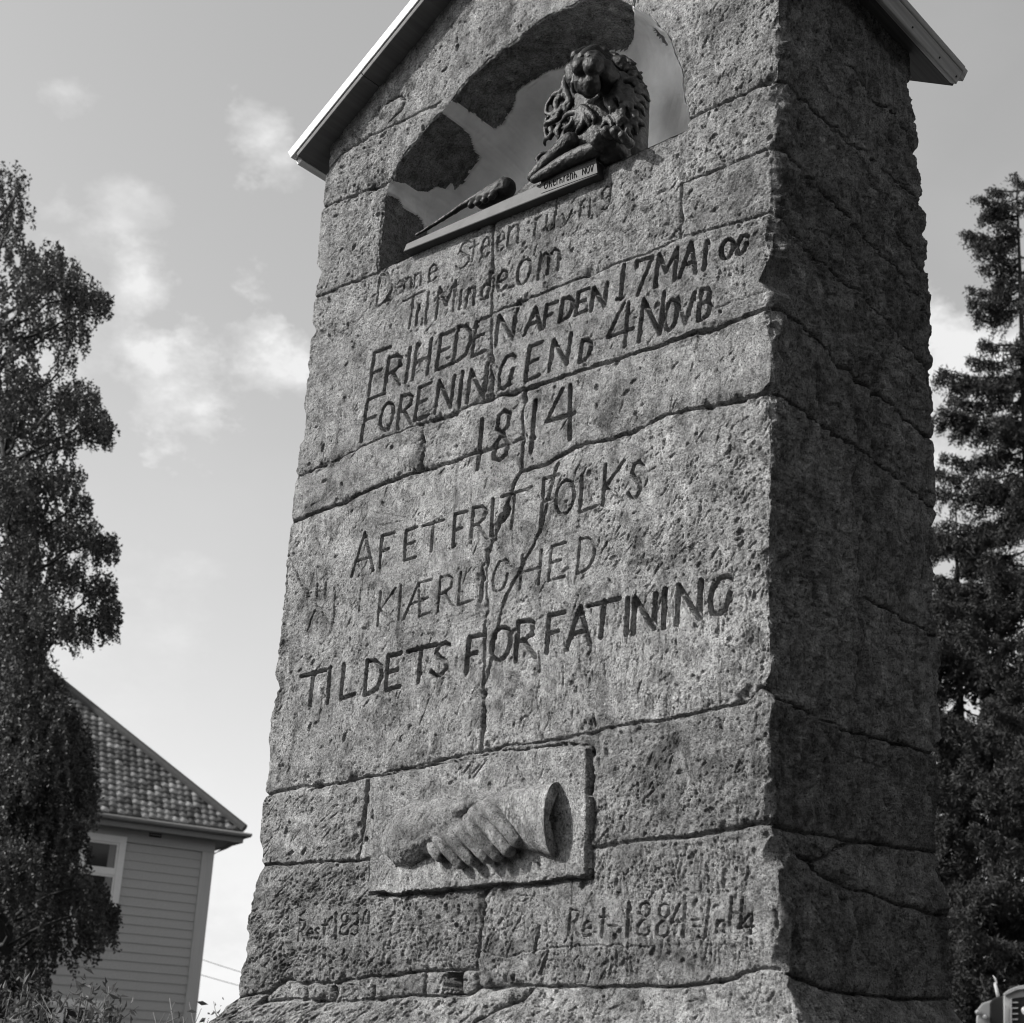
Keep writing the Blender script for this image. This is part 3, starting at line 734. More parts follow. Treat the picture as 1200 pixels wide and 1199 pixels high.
cen = np.array([(NO[0, 0]+NO[-1, 0])/2, NO[0, 1]])
if ((NR-cen)*NN).sum() < 0: NN = -NN
wob = fbm(NT*0+1.7, NT, .05, 4, 201, .6)*.008; wob[0] = wob[-1] = 0
NR = NR+NN*wob[:, None]
nm = (side == 1) & in_poly(X, ZZ_, [tuple(p) for p in NR])
# arris fall-off around the opening
dn = np.full(UU.shape, 1.0); wsel = window(u_front(NR[:, 0].min(), 4), u_front(NR[:, 0].max(), 4), NR[:, 1].min(), NR[:, 1].max(), .05)
for i in range(0, len(NR)-8, 8):
    pa, pb = NR[i], NR[min(i+8, len(NR)-1)]
    d, _ = segdist(X[wsel], ZZ_[wsel], pa, pb); dn[wsel] = np.minimum(dn[wsel], d)
Y = np.where((side == 1) & (dn < .02), Y+.006*np.exp(-dn/.005), Y)

# ---- roof underside limits
OV = .095*S                                   # verge overhang
PLc = onY(343, 190, -OV); SL = .627
EX = abs(PLc[0]-xL(PLc[2]))                    # eave overhang left
PRc = onZ(1125, 103, PLc[2]); XCEN = (PLc[0]+PRc[0])/2
def soffit(x): return PLc[2]+SL*((PRc[0]-PLc[0])/2-np.abs(x-XCEN))
print('roof', PLc, PRc, 'ridge', soffit(XCEN), 'D', Dz(PLc[2]))

# cells -> objects
quads_i, quads_j = np.meshgrid(np.arange(NU-1), np.arange(NZ-1), indexing='ij')
def c4(A): return (A[:-1, :-1]+A[1:, :-1]+A[1:, 1:]+A[:-1, 1:])/4
cX, cZ, cN = c4(X), c4(ZZ_), nm[:-1, :-1] & nm[1:, 1:] & nm[1:, :-1] & nm[:-1, 1:]
keep = (cZ < soffit(cX)+.02) & ~(c4(nm.astype(float)) > .45)
cl_ = VL[:-1, :-1].copy(); mort = (c4(DJ) < np.where(side[:-1, :-1] >= 2, .0036, .0018)) & ~isplate[:-1, :-1]
VID = np.arange(NU*NZ).reshape(NU, NZ); P3 = np.stack([X, Y, ZZ_], -1).reshape(-1, 3)
MON = empty('monument', (float(XCEN), float(Dz(2.0)/2), 0), 'tall inscribed stone pillar with a gabled roof, lion niche and carved handshake', 'monument')
MO = np.array(MON.location)
def piece(name, mask, mat, label=None, parent=MON):
    i, j = np.nonzero(mask & keep)
    if len(i) < 4: return None
    q = np.stack([VID[i, j], VID[i+1, j], VID[i+1, j+1], VID[i, j+1]], 1)
    uq, inv = np.unique(q, return_inverse=True); q = inv.reshape(q.shape)
    o = mesh_obj(name, P3[uq]-MO, q, mat, parent)
    if label: o['label'] = label
    return o
for l in ulabs:
    m = (cl_ == l) & ~mort
    if l == plate_lab: PLATE = piece('relief_plate', m, M_PLATE, 'smooth pale plate carved with a handshake')
    elif l == strip_lab: piece('filler_strip', m, M_PLATE, 'narrow pale upright strip with two nail holes')
    else: piece('stone', m, M_STONE)
tag(piece('mortar', mort, M_MORTAR), kind='stuff')
# cap behind the masonry top (solid heart of the gable)
mb = MB(); zt = PLc[2]-.05
mb.prism([np.array((xL(4.)+.03, .36*S, .1))-MO, np.array((xR(4.)-.05, .36*S, .1))-MO, np.array((xR(4.)-.05, .36*S, soffit(xR(4.)-.05)))-MO, np.array((XCEN, .36*S, soffit(XCEN)-.02))-MO, np.array((xL(4.)+.03, .36*S, soffit(xL(4.)+.03)))-MO], (0, Dz(4.)-.42*S-.03, 0))
# (heart kept below the niche depth)
# ---- niche: reveal + apse
DN = .225*S; DA = .30*S
def patch_masks(px, py):
    P = [[(436,322),(444,240),(452,226),(457,228),(465,232),(480,245),(498,262),(503,272),(505,300),(470,325)],
         [(450,205),(457.6,208),(475,217),(488,225),(501,225),(510,219),(523,220),(532,212),(534,225),(537,225),(545,214),(563,184),(555,175),(552,160.5),(541,146),(528,140),(517,133),(500,133),(480,150)],
         [(500,128),(512,128),(528,119),(540,122),(552,133),(578,152),(590,144),(603,127),(607,106),(622,97),(640,86),(660,78),(700,62),(735,61),(744,38),(742,12),(735,-60),(560,-60),(490,100)],
         [(763,30),(772,39),(782,52),(785,59),(776,54),(769,46),(766,39)]]
    px = px+fbm(px, py, 12, 3, 301)*4; py = py+fbm(px, py, 12, 3, 311)*4
    r = np.zeros(px.shape, bool)
    for p in P: r |= in_poly(px, py, p)
    return r
rows = []
ny = 84
for k in range(ny+1):
    y = .0035+(DN-.0035)*k/ny
    nz_ = fbm(NT, NT*0+y, .03, 3, 211)*.004*min(1, k/4)
    rows.append(np.stack([NR[:, 0]+NN[:, 0]*(nz_+.0), np.full(len(NR), y), NR[:, 1]+NN[:, 1]*nz_], 1))
nr_ = 80
for k in range(1, nr_+1):
    rho = math.cos(math.pi/2*k/nr_) if k < nr_ else 0.0; y = DN+DA*math.sqrt(max(0, 1-rho*rho))
    P = cen+(NR-cen)*rho; rows.append(np.stack([P[:, 0], y+fbm(P[:, 0], P[:, 1], .10, 3, 221)*.006, P[:, 1]], 1))
A = np.stack(rows); px_, py_ = proj(A)
bare = patch_masks(px_, py_); cav = np.clip(c4(bare.astype(float)), 0, 1) > .5
A0 = A.copy()
# bare patches sit deeper than the plaster coat
mid = np.array([cen[0], 0.05, cen[1]+.2]); dirv = A-mid; dirv /= np.linalg.norm(dirv, axis=-1)[..., None]
A[bare] += dirv[bare]*(.006+.004*fbm(A[..., 0], A[..., 2], .02, 2, 231)[bare][:, None])
nid = np.arange(A.shape[0]*A.shape[1]).reshape(A.shape[:2])
def niche_piece(name, mask, mat, label):
    i, j = np.nonzero(mask); q = np.stack([nid[i, j], nid[i, j+1], nid[i+1, j+1], nid[i+1, j]], 1)
    uq, inv = np.unique(q, return_inverse=True); o = mesh_obj(name, A.reshape(-1, 3)[uq]-MO, inv.reshape(q.shape), mat, MON); o['label'] = label
niche_piece('niche_plaster', ~cav, M_PLASTER, 'smooth pale plaster lining of the arched niche')
niche_piece('bare_patch', cav, M_EXP, 'dark bare stone where the niche plaster has fallen off')
# sill floor
sl_n = 24; sv = []; sf = []
zA, zB = NO[0, 1], NO[-1, 1]
for i in range(sl_n+1):
    x = NR[0, 0]+(NR[-1, 0]-NR[0, 0])*i/sl_n
    for j in range(9):
        y = -.001+(DN+DA+.01)*j/8; sv.append((x, y, zA+(zB-zA)*i/sl_n+.001*random.random()))
for i in range(sl_n):
    for j in range(8): a = i*9+j; sf.append((a, a+9, a+10, a+1))
mesh_obj('niche_sill', np.array(sv)-MO, sf, M_STONE, MON)

# ---- roof
RF = empty('pillar_roof', (0, 0, 0), '', '')
bpy.data.objects.remove(RF)
y0r, y1r = -OV, float(PRc[1]); TH = .072*S
hw = (PRc[0]-PLc[0])/2; zr = soffit(XCEN); ze = PLc[2]
c_, s_ = 1/math.hypot(1, SL), SL/math.hypot(1, SL)
def slope_box(sgn, d0, d1, t0, t1, ya, yb, name, mat, parent=MON):
    """box along one roof slope: d = distance down the slope from the ridge, t = height above the soffit plane"""
    ex = np.array([sgn*c_, 0, -s_]); ez = np.array([sgn*s_, 0, c_]); o = np.array([XCEN, 0, zr])
    q = [o+ex*d0+ez*t0, o+ex*d1+ez*t0, o+ex*d1+ez*t1, o+ex*d0+ez*t1]
    m = MB(); m.prism([p+np.array([0, ya, 0])-MO for p in q], (0, yb-ya, 0))
    ob = m.build(name, mat, parent); bv = ob.modifiers.new('edge', 'BEVEL'); bv.width = .0025; bv.segments = 2; return ob
LS = hw/c_
for sgn in (-1, 1):
    nb = 3; 
    for k in range(nb):                        # soffit boards running front to back
        d0 = LS*k/nb+(.0 if k else .0); d1 = LS*(k+1)/nb-.0015
        slope_box(sgn, d0, d1-.02*(k == nb-1), .0, .016, y0r+.001, y1r-.001, 'roof_board', M_SOFFIT)
    slope_box(sgn, 0, LS-.001, .0175, TH*.985, y0r-.003, y0r+.0175, 'barge_board', M_ROOFWOOD)
    slope_box(sgn, 0, LS-.001, .0175, TH*.985, y1r-.0175, y1r+.003, 'barge_board', M_ROOFWOOD)
    f1 = slope_box(sgn, LS-.02, LS, -.0015, TH*.70, y0r+.018, y1r-.018, 'eave_board', M_ROOFWOOD)
    slope_box(sgn, 0, LS+.002, TH*.70+.0005, TH, y0r+.018, y1r-.018, 'roof_cover', M_ROOFWOOD)
    slope_box(sgn, 0, LS-.02, .017, TH*.70-.001, y0r+.02, y1r-.02, 'roof_core', M_ROOFWOOD)
    if sgn == 1:
        for fr in (.12, .3, .5, .68, .85, .96):
            e = np.array([XCEN, 0, zr])+np.array([c_, 0, -s_])*LS+np.array([s_, 0, c_])*TH*.25
            m = MB(); yy = y0r+(y1r-y0r)*fr; nx = np.array([c_, 0, -s_])
            m.tube([e+np.array([0, yy, 0])-MO-nx*.001, e+np.array([0, yy, 0])-MO+nx*.0015], .0028, 8); m.build('nail', M_NAIL, MON)

# ---- hand-clasp relief on the plate
PY = -.013
FS = 1.0
def hp_(a, b, pro=0.0): return onY(a, b, PY-pro)-MO
R1 = .00235
def hchain(l, step=.3):                        # (px,py,protrusion m, radius px)
    return chain([hp_(a, b, c) for a, b, c, r in l], [r*R1 for a, b, c, r in l], step)
def relief(l, sy, step=.2): return [(c, (r, r*sy, r)) for c, r in hchain(l, step)]
balls = []
# left forearm: broken off at its end, then wrist and back of the hand
balls += relief([(476,983,-.008,27),(484,979,-.003,30),(492,975,-.001,29.5),(502,971,.000,27.5),(515,967,.000,25),(532,966,.000,23),(546,966,.000,21.5),(556,967,.000,19)], .66)
# right wrist and the body of the right hand
balls += relief([(616,959,.002,25.5),(602,957,.002,24),(588,955,.002,21),(572,950,.003,17),(558,947,.004,12)], .60)
# thumb lying over the top
balls += relief([(575,944,.014,8),(560,941,.021,8.5),(549,943,.027,9.0),(541,947,.029,8.6),(537,951,.027,7.2)], .9)
# heel of the other hand, lower left
balls += relief([(520,976,.010,15),(533,980,.013,15),(548,974,.016,14)], .6)
arm = blobs('clasped_hands', balls, M_PLATE, PLATE, .0026, 4, [(.05, .005), (.016, .005), (.007, .003)])
fing = [ # knuckle -> tip
 [(566,948,.040,9),(577,952,.050,9.2),(590,966,.050,8.6),(600,978,.045,8.4),(606,986,.038,8.0)],
 [(558,954,.042,9),(566,962,.052,9.2),(578,976,.051,8.4),(589,989,.045,8.2),(596,997,.037,7.8)],
 [(551,962,.042,8.6),(556,972,.051,8.6),(566,984,.050,7.8),(577,996,.044,7.8),(583,1003,.036,7.2)],
 [(543,972,.040,8.0),(547,981,.047,7.8),(556,991,.046,7.2),(565,1001,.040,7.0),(570,1006,.034,6.6)],
 [(529,982,.032,7.4),(533,988,.040,7.2),(541,997,.040,6.8),(549,1006,.036,6.6),(553,1010,.030,6.2)],
 [(514,985,.026,7.0),(519,991,.034,7.0),(527,1000,.034,6.6),(535,1009,.030,6.4),(539,1013,.024,6.0)],
]
for f in fing:
    f = [(a, b, c*.66+.001, r) for a, b, c, r in f]
    fb = [(c, (r*.82, r*.95, r*.82)) for c, r in hchain(f, .18)]
    blobs('finger', fb, M_PLATE, PLATE, .0017, 1, [(.012, .0016), (.005, .0008)])
blobs('finger', hchain([(507,988,.012,6.5),(510,996,.014,7),(515,1003,.012,6.2)], .2), M_PLATE, PLATE, .0020, 2, [(.012, .002)])
# right forearm: smooth sleeve cut off square
def sleeve(name, secs):
    vs = []; n = 40
    for si, (a, b, hpx, depth) in enumerate(secs):
        c = onY(a, b, PY)-MO
        for k in range(n+1):
            t = math.pi*k/n; rz = hpx*R1*.90; ry = depth*(abs(math.sin(t))**.85)
            w_ = .0028*mnoise.noise(Vector((si*.16, k*.10, 7)))+.0012*mnoise.noise(Vector((si*.35, k*.25, 3)))
            vs.append(c+np.array([0, -ry-w_+.006*(k in (0, n)), rz*math.cos(t)]))
    fs = []
    for i in range(len(secs)-1):
        for k in range(n): a0 = i*(n+1)+k; fs.append((a0, a0+1, a0+n+2, a0+n+1))
    m0 = len(vs)                                # broken end: a rough inner disc
    L0 = (len(secs)-1)*(n+1); cc_ = sum(vs[L0:L0+n+1])/(n+1); rings = 6
    for r_ in range(1, rings+1):
        for k in range(n+1):
            p = vs[L0+k]+(cc_-vs[L0+k])*r_/rings; vs.append(p+np.array([.0015*mnoise.noise(Vector(p*60)), 0, 0]))
    for r_ in range(rings):
        for k in range(n):
            a0 = L0+k if r_ == 0 else m0+(r_-1)*(n+1)+k; b0 = m0+r_*(n+1)+k; fs.append((a0, a0+1, b0+1, b0))
    return mesh_obj(name, vs, fs, M_PLATE, PLATE)
secs = []
for t in np.linspace(0, 1, 30):
    secs.append((604+50*t, 959+2.5*t, 27.5+8.5*t, .034+.010*t+.0010*math.sin(t*14)))
sleeve('sleeve', secs)
for off in (0, 5):
    secs = [(602+off+3.5*t, 958.5+t, 25.6+off*.25+1.0*math.sin(math.pi*t), .0350+off*.0003+.0018*math.sin(math.pi*t)) for t in np.linspace(0, 1, 6)]
    sleeve('cuff_fold', secs)

# pebbles in the putlog hole
for (a, b, r) in ((523,1164,2.2),(528,1163,2.0),(533,1164,1.9),(537,1164,1.8),(530,1160,1.7)):
    p = onY(a, b, .006)-MO; blobs('pebble', [(p, (r*R1, .006, r*R1*.8)), (p+np.array([.002, 0, .001]), r*R1*.85)], M_PEBBLE, MON, .0025, 1)

# ================================================================== LION
PLN = onY(475, 291, -.03)
LIO = empty('lion_statue', tuple(np.array([NO[:, 0].mean(), .08, zA])), 'dark bronze lion resting with raised head and paws in the arched niche', 'statue')
LO = np.array(LIO.location); RL = .00245
def lp(a, b, y): return onY(a, b, y*S)-LO
def lch(l, step=.3): return chain([lp(a, b, y) for a, b, y, r in l], [r*RL for a, b, y, r in l], step)
B = []
# mane dome and chest
B += lch([(712,108,.20,36),(714,138,.20,40),(716,165,.18,37),(718,186,.16,34)], .2)
B += lch([(722,93,.20,25),(734,118,.20,25),(737,150,.18,21),(740,176,.16,17)], .2)
B += lch([(684,150,.16,22),(670,172,.14,18),(690,180,.12,20)], .2)
# skull
B += lch([(702,88,.13,25),(697,78,.09,17)], .2)
B += lch([(676,92,.08,12),(672,84,.08,10)], .3)
# upper muzzle: two lobes and the bridge of the nose
B += lch([(680,79,-.045,9.5),(683,74,.0,11)], .25); B += lch([(695,78,-.045,10.5),(697,74,.0,12)], .25)
B += lch([(683,67,-.045,5.5),(688,66,.02,8),(695,64,.07,10)], .3); B += lch([(691,66,-.045,5),(697,67,.01,7)], .3)
B += lch([(708,82,.02,11),(714,92,.06,12),(713,104,.09,12)], .25)
# lower jaw, set under a dark mouth slit
B += lch([(680,95,-.02,7.5),(683,101,.0,9)], .25); B += lch([(694,95,-.02,8),(693,102,.0,10)], .25); B += lch([(687,99,-.01,9),(690,106,.03,9)], .25)
B += lch([(676,88,.0,4.5),(673,98,.0,4.5),(674,106,.02,4)], .3)
# brows and ears
B += lch([(675,66,.05,6),(686,61,.08,6)], .3); B += lch([(698,60,.09,7),(708,63,.10,6)], .3)
B += lch([(722,74,.13,8),(728,73,.10,6.5),(731,79,.11,6)], .3); B += lch([(668,76,.12,6)], .3) if False else []
# torso and hind quarters, low and deep
B += lch([(690,190,.26,30),(650,225,.30,26),(610,255,.30,24),(585,262,.26,24)], .25)
# forelegs
B += lch([(668,166,.03,9.5),(652,181,.02,8.5),(636,196,.0,7.5),(624,208,-.01,5.5)], .25)
B += lch([(697,175,-.05,8.5),(680,182,-.05,8.6),(660,191,-.05,7.6),(642,202,-.05,6.4),(626,211,-.05,4.6)], .25)
B += lch([(700,178,-.02,7),(712,187,.0,8),(726,184,.03,12)], .3)
# raised paw: pad, then five toes curled over its upper edge
B += lch([(724,180,.02,13),(718,172,-.01,12),(712,170,-.02,10)], .25)
for a, b, r in ((697,167,4.6),(702,159,5.2),(711,154,5.6),(721,154,5.6),(730,160,5.0)):
    B += lch([(a,b,-.085,r),(a+3,b+4,-.075,r*.95),(a+8,b+9,-.04,r*1.0)], .3)
# hind paw and haunch
B += lch([(592,221,.04,12),(578,229,.03,12),(566,236,.02,9)], .3)
for a, b in ((552,241),(560,238),(568,235),(576,231)): B += lch([(a,b,-.03,4.0),(a+3,b-4,.0,4.2)], .3)
# tail sweeping to the left end
B += lch([(566,228,.08,5),(548,238,.08,4),(528,251,.06,3),(508,264,.04,2.4),(488,276,.02,1.8)], .4)
blobs('body', B, M_IRON, LIO, .0028, 0, [(.020, .0035), (.007, .0018)])
# mane locks: tapering S-curved ropes lying on the dome
LB = []; rl = random.Random(5)
def dome(a, b):
    q = ((a-714)/43)**2+((b-128)/60)**2; return .20-.135*math.sqrt(max(0.02, 1-q))
def lock(a0, b0, dr, ln_, r0, lift=.0, cv=.6, dep=None):
    pts = []; x, y, d = a0, b0, dr; n = 9
    for q in range(n):
        f = q/(n-1); dd_ = (dome(x, y) if dep is None else dep+.03*f)-lift-.012*math.sin(f*3.1)
        pts.append((x, y, dd_, r0*(1-.68*f)+.35)); d = dr+cv*math.sin(f*6.0+a0); x += math.cos(d)*ln_/n; y += math.sin(d)*ln_/n
    return lch(pts, .4)
for ring, (rx, ry, cnt_, ln_) in enumerate(((17, 20, 15, 22), (26, 33, 18, 22), (34, 46, 20, 20))):
    for k in range(cnt_):
        th = -2.6+k*(4.3/cnt_)+ring*.11+rl.uniform(-.06, .06); a0, b0 = 706+ring*3+rx*math.cos(th), 98+ring*9+ry*math.sin(th)
        if a0 < 712 and b0 > 84 and ring == 0: continue
        if a0 > 752 or b0 > 165: continue
        lock(a0, b0, 0, 1, 1)
        LB += lock(a0, b0, .6*th+.75, ln_*rl.uniform(.8, 1.2), rl.uniform(3.4, 4.6), .004, .55)
for (a0, b0, dr, ln_, r0) in ((668,88,1.9,34,4.2),(663,96,2.0,36,4.4),(660,106,2.1,30,4.2),(656,116,2.2,28,4.0),(652,124,2.1,24,3.8),(664,110,1.8,40,4.4),(660,126,1.9,36,4.2),(654,138,2.0,30,4.0),(648,142,2.1,26,3.6),(646,152,1.9,26,3.6),(656,150,1.9,28,4.0),(668,120,1.9,30,4.2),(664,140,1.8,30,4.2)):
    LB += lock(a0, b0, dr, ln_, r0, .0, .75, .085)
for (a0, b0, dr, ln_, r0) in ((682,128,2.35,38,4.4),(683,128,2.0,38,4.6),(685,128,1.7,36,4.4),(687,129,1.45,34,4.2),(689,131,1.15,28,3.8),(679,131,2.6,30,4.0),(672,142,2.1,24,3.8),(684,140,1.9,26,4)):
    LB += lock(a0, b0, dr, ln_, r0, .0, .45, .045)
LB += lch([(641,180,.02,2.2),(634,181,.01,2.2),(629,187,.01,2.2),(632,193,.01,2.2),(639,190,.01,2.2)], .4)
LB += lch([(646,116,.09,2.6),(641,124,.09,2.6),(640,133,.09,2.4),(646,136,.09,2.2)], .4); LB += lch([(641,140,.09,2.4),(638,150,.09,2.4),(640,160,.09,2.2),(645,163,.09,2)], .4)
blobs('mane', LB, M_IRON, LIO, .0026, 0, [(.012, .0025), (.005, .001)])
for (a, b, y) in ((677,66,.015),(702,63,.055)): blobs('eye', [(lp(a, b, y), .0055)], M_NAIL, LIO, .0015, 0)
for (a, b) in ((681,66.5),(690,66)): blobs('nostril', [(lp(a, b, -.072), (.0045, .003, .003))], M_NAIL, LIO, .0012, 0)
# lettered base strip under the lion
pb0, pb1 = onY(472, 296, -.035*S), onY(700, 205, -.035*S); pt0, pt1 = onY(476, 286, -.035*S), onY(697, 187, -.035*S)
m = MB(); mv = (0, .16*S, 0)
m.prism([pb0-LO, pb1-LO, pt1-LO, pt0-LO], mv); pl = m.build('base', M_PLINTH, LIO); bv = pl.modifiers.new('edge', 'BEVEL'); bv.width = .003; bv.segments = 2
fr0, fr1 = onY(632, 221, -.045*S), onY(700, 196, -.045*S)
# raised name panel
pq = [onY(634, 227, -.037*S), onY(700, 203, -.037*S), onY(698, 183, -.037*S), onY(634, 212, -.037*S)]
m = MB(); m.prism([p-LO+np.array([0, .0, 0]) for p in pq], (0, .01, 0)); m.build('name_panel', M_PLINTH, LIO)
ux = (pq[1]-pq[0]); ux /= np.linalg.norm(ux); uz = pq[3]-pq[0]; hh = np.linalg.norm(uz); uz /= hh
m = MB(); cur = .06; wtot = np.linalg.norm(pq[1]-pq[0])
for ch, wd_ in [('G',.09),('h',.07),('e',.065),('r',.055),('b',.0),('h',.07),('r',.055),('e',.06),('n',.07),('h',.07),('.',.03),(' ',.05),('N',.07),('O',.07),('V',.07)]:
    if ch in G:
        for pl_ in G[ch]:
            pp = [tuple(map(float, q.split(','))) for q in pl_.split()]
            P = [pq[0]+ux*(cur+gx*wd_*.7)*wtot+uz*(.22+gy*.5)*hh+np.array([0, -.0008, 0])-LO for gx, gy in pp]
            for i in range(len(P)-1):
                if np.linalg.norm(P[i+1]-P[i]) > 1e-4: m.tube([P[i], P[i+1]], .0011, 4)
    cur += wd_
m.build('lettering', M_IRON, LIO)

# ================================================================== SURROUNDINGS
def gz(x, y):                                  # terrain height: flat at the pillar, rising towards the lorry
    t = at(1190, 1199, 20); r2 = ((x-t[0])**2+(y-t[1])**2)/70.0
    return 1.15*np.exp(-r2)+.15*np.sin(x*.11+1)*np.sin(y*.09)*np.clip((np.hypot(x, y)-6)/20, 0, 1)
gn = 140; gs = np.concatenate([-np.geomspace(900, 3, gn//2), np.linspace(-2.8, 2.8, 12), np.geomspace(3, 900, gn//2)])
gx, gy = np.meshgrid(gs, gs, indexing='ij'); gzv = gz(gx, gy)
gi, gj = np.meshgrid(np.arange(len(gs)-1), np.arange(len(gs)-1), indexing='ij'); gi = gi.ravel(); gj = gj.ravel(); L_ = len(gs)
mg, tg, bgm = new_mat('meadow_grass', .95)
tcg = N(tg, 'ShaderNodeTexCoord').outputs['Object']
lk(tg, mulc(tg, ramp(tg, tnoise(tg, .6, 8, .7, tcg), [(.3, .045), (.7, .085)]), ramp(tg, tnoise(tg, 14, 6, .7, tcg), [(.3, .6), (.7, 1.3)])), bgm.inputs['Base Color'])
bumps(tg, bgm, [tnoise(tg, 30, 5, .7, tcg)], [.8], [.05])
go = mesh_obj('ground', np.stack([gx, gy, gzv], -1).reshape(-1, 3), np.stack([gi*L_+gj, (gi+1)*L_+gj, (gi+1)*L_+gj+1, gi*L_+gj+1], 1), mg); tag(go, kind='structure')

# ---------------------------------------------------------------- wooden house
AZ = math.radians(15.4); wv = np.array([math.sin(AZ), math.cos(AZ), 0]); nv = np.array([math.cos(AZ), -math.sin(AZ), 0])
hc = at(251, 980, 27.0)                        # top outer corner of the wall
EZ_ = hc[2]; gz0 = float(gz(hc[0], hc[1]))-.1
HO = np.array([hc[0], hc[1], gz0])
HS = empty('wooden_house', tuple(HO), 'weatherboarded house with a hipped tile roof behind the birch', 'house')
HT = EZ_-gz0; HW, HD = 11.0, 8.5
def hl(x, y, z): return -wv*x+nv*y+np.array([0, 0, z])      # x along the wall to the left, y outwards, z up
def hwall(a, b):                               # pixel -> (x, z) on the visible wall
    d = ray(a, b); t = ((HO-CP)@nv)/(d@nv); p = CP+d*t-HO; return -(p@wv), p[2]
def hbox(m, x0, x1, y0, y1, z0, z1):
    q = [hl(x0, y0, z0), hl(x1, y0, z0), hl(x1, y1, z0), hl(x0, y1, z0)]; m.prism(q, hl(0, 0, z1-z0)); return m
hbox(MB(), 0.02, HW-.02, -HD+.02, -.035, 0, HT+.1).build('wall', M_SIDING, HS)
print('house height', HT, 'window', hwall(148, 982), hwall(97, 974), hwall(135, 1078), hwall(122, 1173), hwall(175, 972), hwall(187, 983))
nbd = int(HT/.152)+1; bdh = HT/nbd
def lap(x0, x1, z):
    m = MB(); q = [hl(x0, -.034, z), hl(x0, .004, z), hl(x0, -.012, z+bdh+.012), hl(x0, -.034, z+bdh+.012)]
    m.prism(q, hl(x1-x0, 0, 0)); return m
bd0 = lap(.15, HW-.15, 0).build('siding_board', M_SIDING, HS)
for k in range(1, nbd):
    o = bd0.copy(); COL.objects.link(o); o.parent = HS; o.location = (0, 0, bdh*k+random.uniform(-.003, .003))
# end wall boards (round the corner), joined sides far side
def lap2(z):
    m = MB(); q = [hl(-.004, -HD+.15, z), hl(.03, -HD+.15, z), hl(.03, -HD+.15, z+bdh+.012), hl(.012, -HD+.15, z+bdh+.012)]
    m.prism(q, hl(0, HD-.3, 0)); return m
b2 = lap2(0).build('siding_board', M_SIDING, HS)
for k in range(1, nbd):
    o = b2.copy(); COL.objects.link(o); o.parent = HS; o.location = (0, 0, bdh*k)
for x0 in (0, HW-.19): hbox(MB(), x0-.012, x0+.19, -.03, .028, 0, HT-.06).build('corner_board', M_TRIM, HS)
hbox(MB(), -.03, -.0125, -.19, .026, 0, HT-.06).build('corner_board', M_TRIM, HS)
hbox(MB(), .0, HW, -.02, .036, HT-.30, HT-.10).build('frieze_board', M_SIDING, HS)
def house_window(x0, x1, z0, z1):
    fr = MB(); c = .115
    hbox(fr, x0, x0+c, -.02, .05, z0, z1); hbox(fr, x1-c, x1, -.02, .05, z0, z1); hbox(fr, x0+c, x1-c, -.02, .05, z1-c, z1); hbox(fr, x0+c, x1-c, -.02, .055, z0, z0+c*.7)
    w = fr.build('window', M_WHITE, HS)
    mx_ = (x0+x1)/2; zt_ = z0+(z1-z0)*.60
    f2 = MB(); hbox(f2, mx_-.035, mx_+.035, -.02, .035, z0+c*.7, z1-c); hbox(f2, x0+c, mx_-.036, -.02, .04, zt_-.04, zt_+.04); hbox(f2, mx_+.036, x1-c, -.02, .04, zt_-.04, zt_+.04)
    f2.build('mullion', M_WHITE, w)
    for (a, b) in ((x0+c, mx_-.035), (mx_+.035, x1-c)):
        for (p, q) in ((z0+c*.7, zt_-.04), (zt_+.04, z1-c)):
            sf_ = MB(); e = .035
            hbox(sf_, a, a+e, -.015, .028, p, q); hbox(sf_, b-e, b, -.015, .028, p, q); hbox(sf_, a+e, b-e, -.015, .028, p, p+e); hbox(sf_, a+e, b-e, -.015, .028, q-e, q)
            sf_.build('sash', M_WHITE, w); hbox(MB(), a+e, b-e, .015, .019, p+e, q-e).build('pane', M_GLASS, w)
    hbox(MB(), x0+c+.045, x0+c+.16, .0195, .0215, z0+c, z1-c).build('curtain', M_CURTAIN, w); hbox(MB(), x1-c-.16, x1-c-.045, .0195, .0215, z0+c, z1-c).build('curtain', M_CURTAIN, w)
    return w
wr, wt_ = hwall(148, 982); wl, _ = hwall(96, 974); _, wb = hwall(132, 1090)
house_window(wr, (wr+1.42), wb, wt_)
lr, lt_ = hwall(122, 1174); house_window(lr, lr+((wr+1.42)-wr), max(.6, lt_-(wt_-wb)), lt_)
house_window(wr+3.6, wr+4.8, wb, wt_); house_window(lr+3.6, lr+4.8, max(.6, lt_-(wt_-wb)), lt_)
vx, vz = hwall(175, 971); vx2, vz2 = hwall(188, 983)
vt = MB(); hbox(vt, vx2, vx, .0, .042, vz2, vz); vo = vt.build('vent', M_DARK, HS)
vt = MB(); [hbox(vt, vx2+.01, vx-.01, .043, .048, vz2+.03+k*.05, vz2+.045+k*.05) for k in range(max(1, int((vz-vz2-.04)/.05)))]; vt.build('vent_slat', M_SIDING, vo)
# eaves
OH = .37
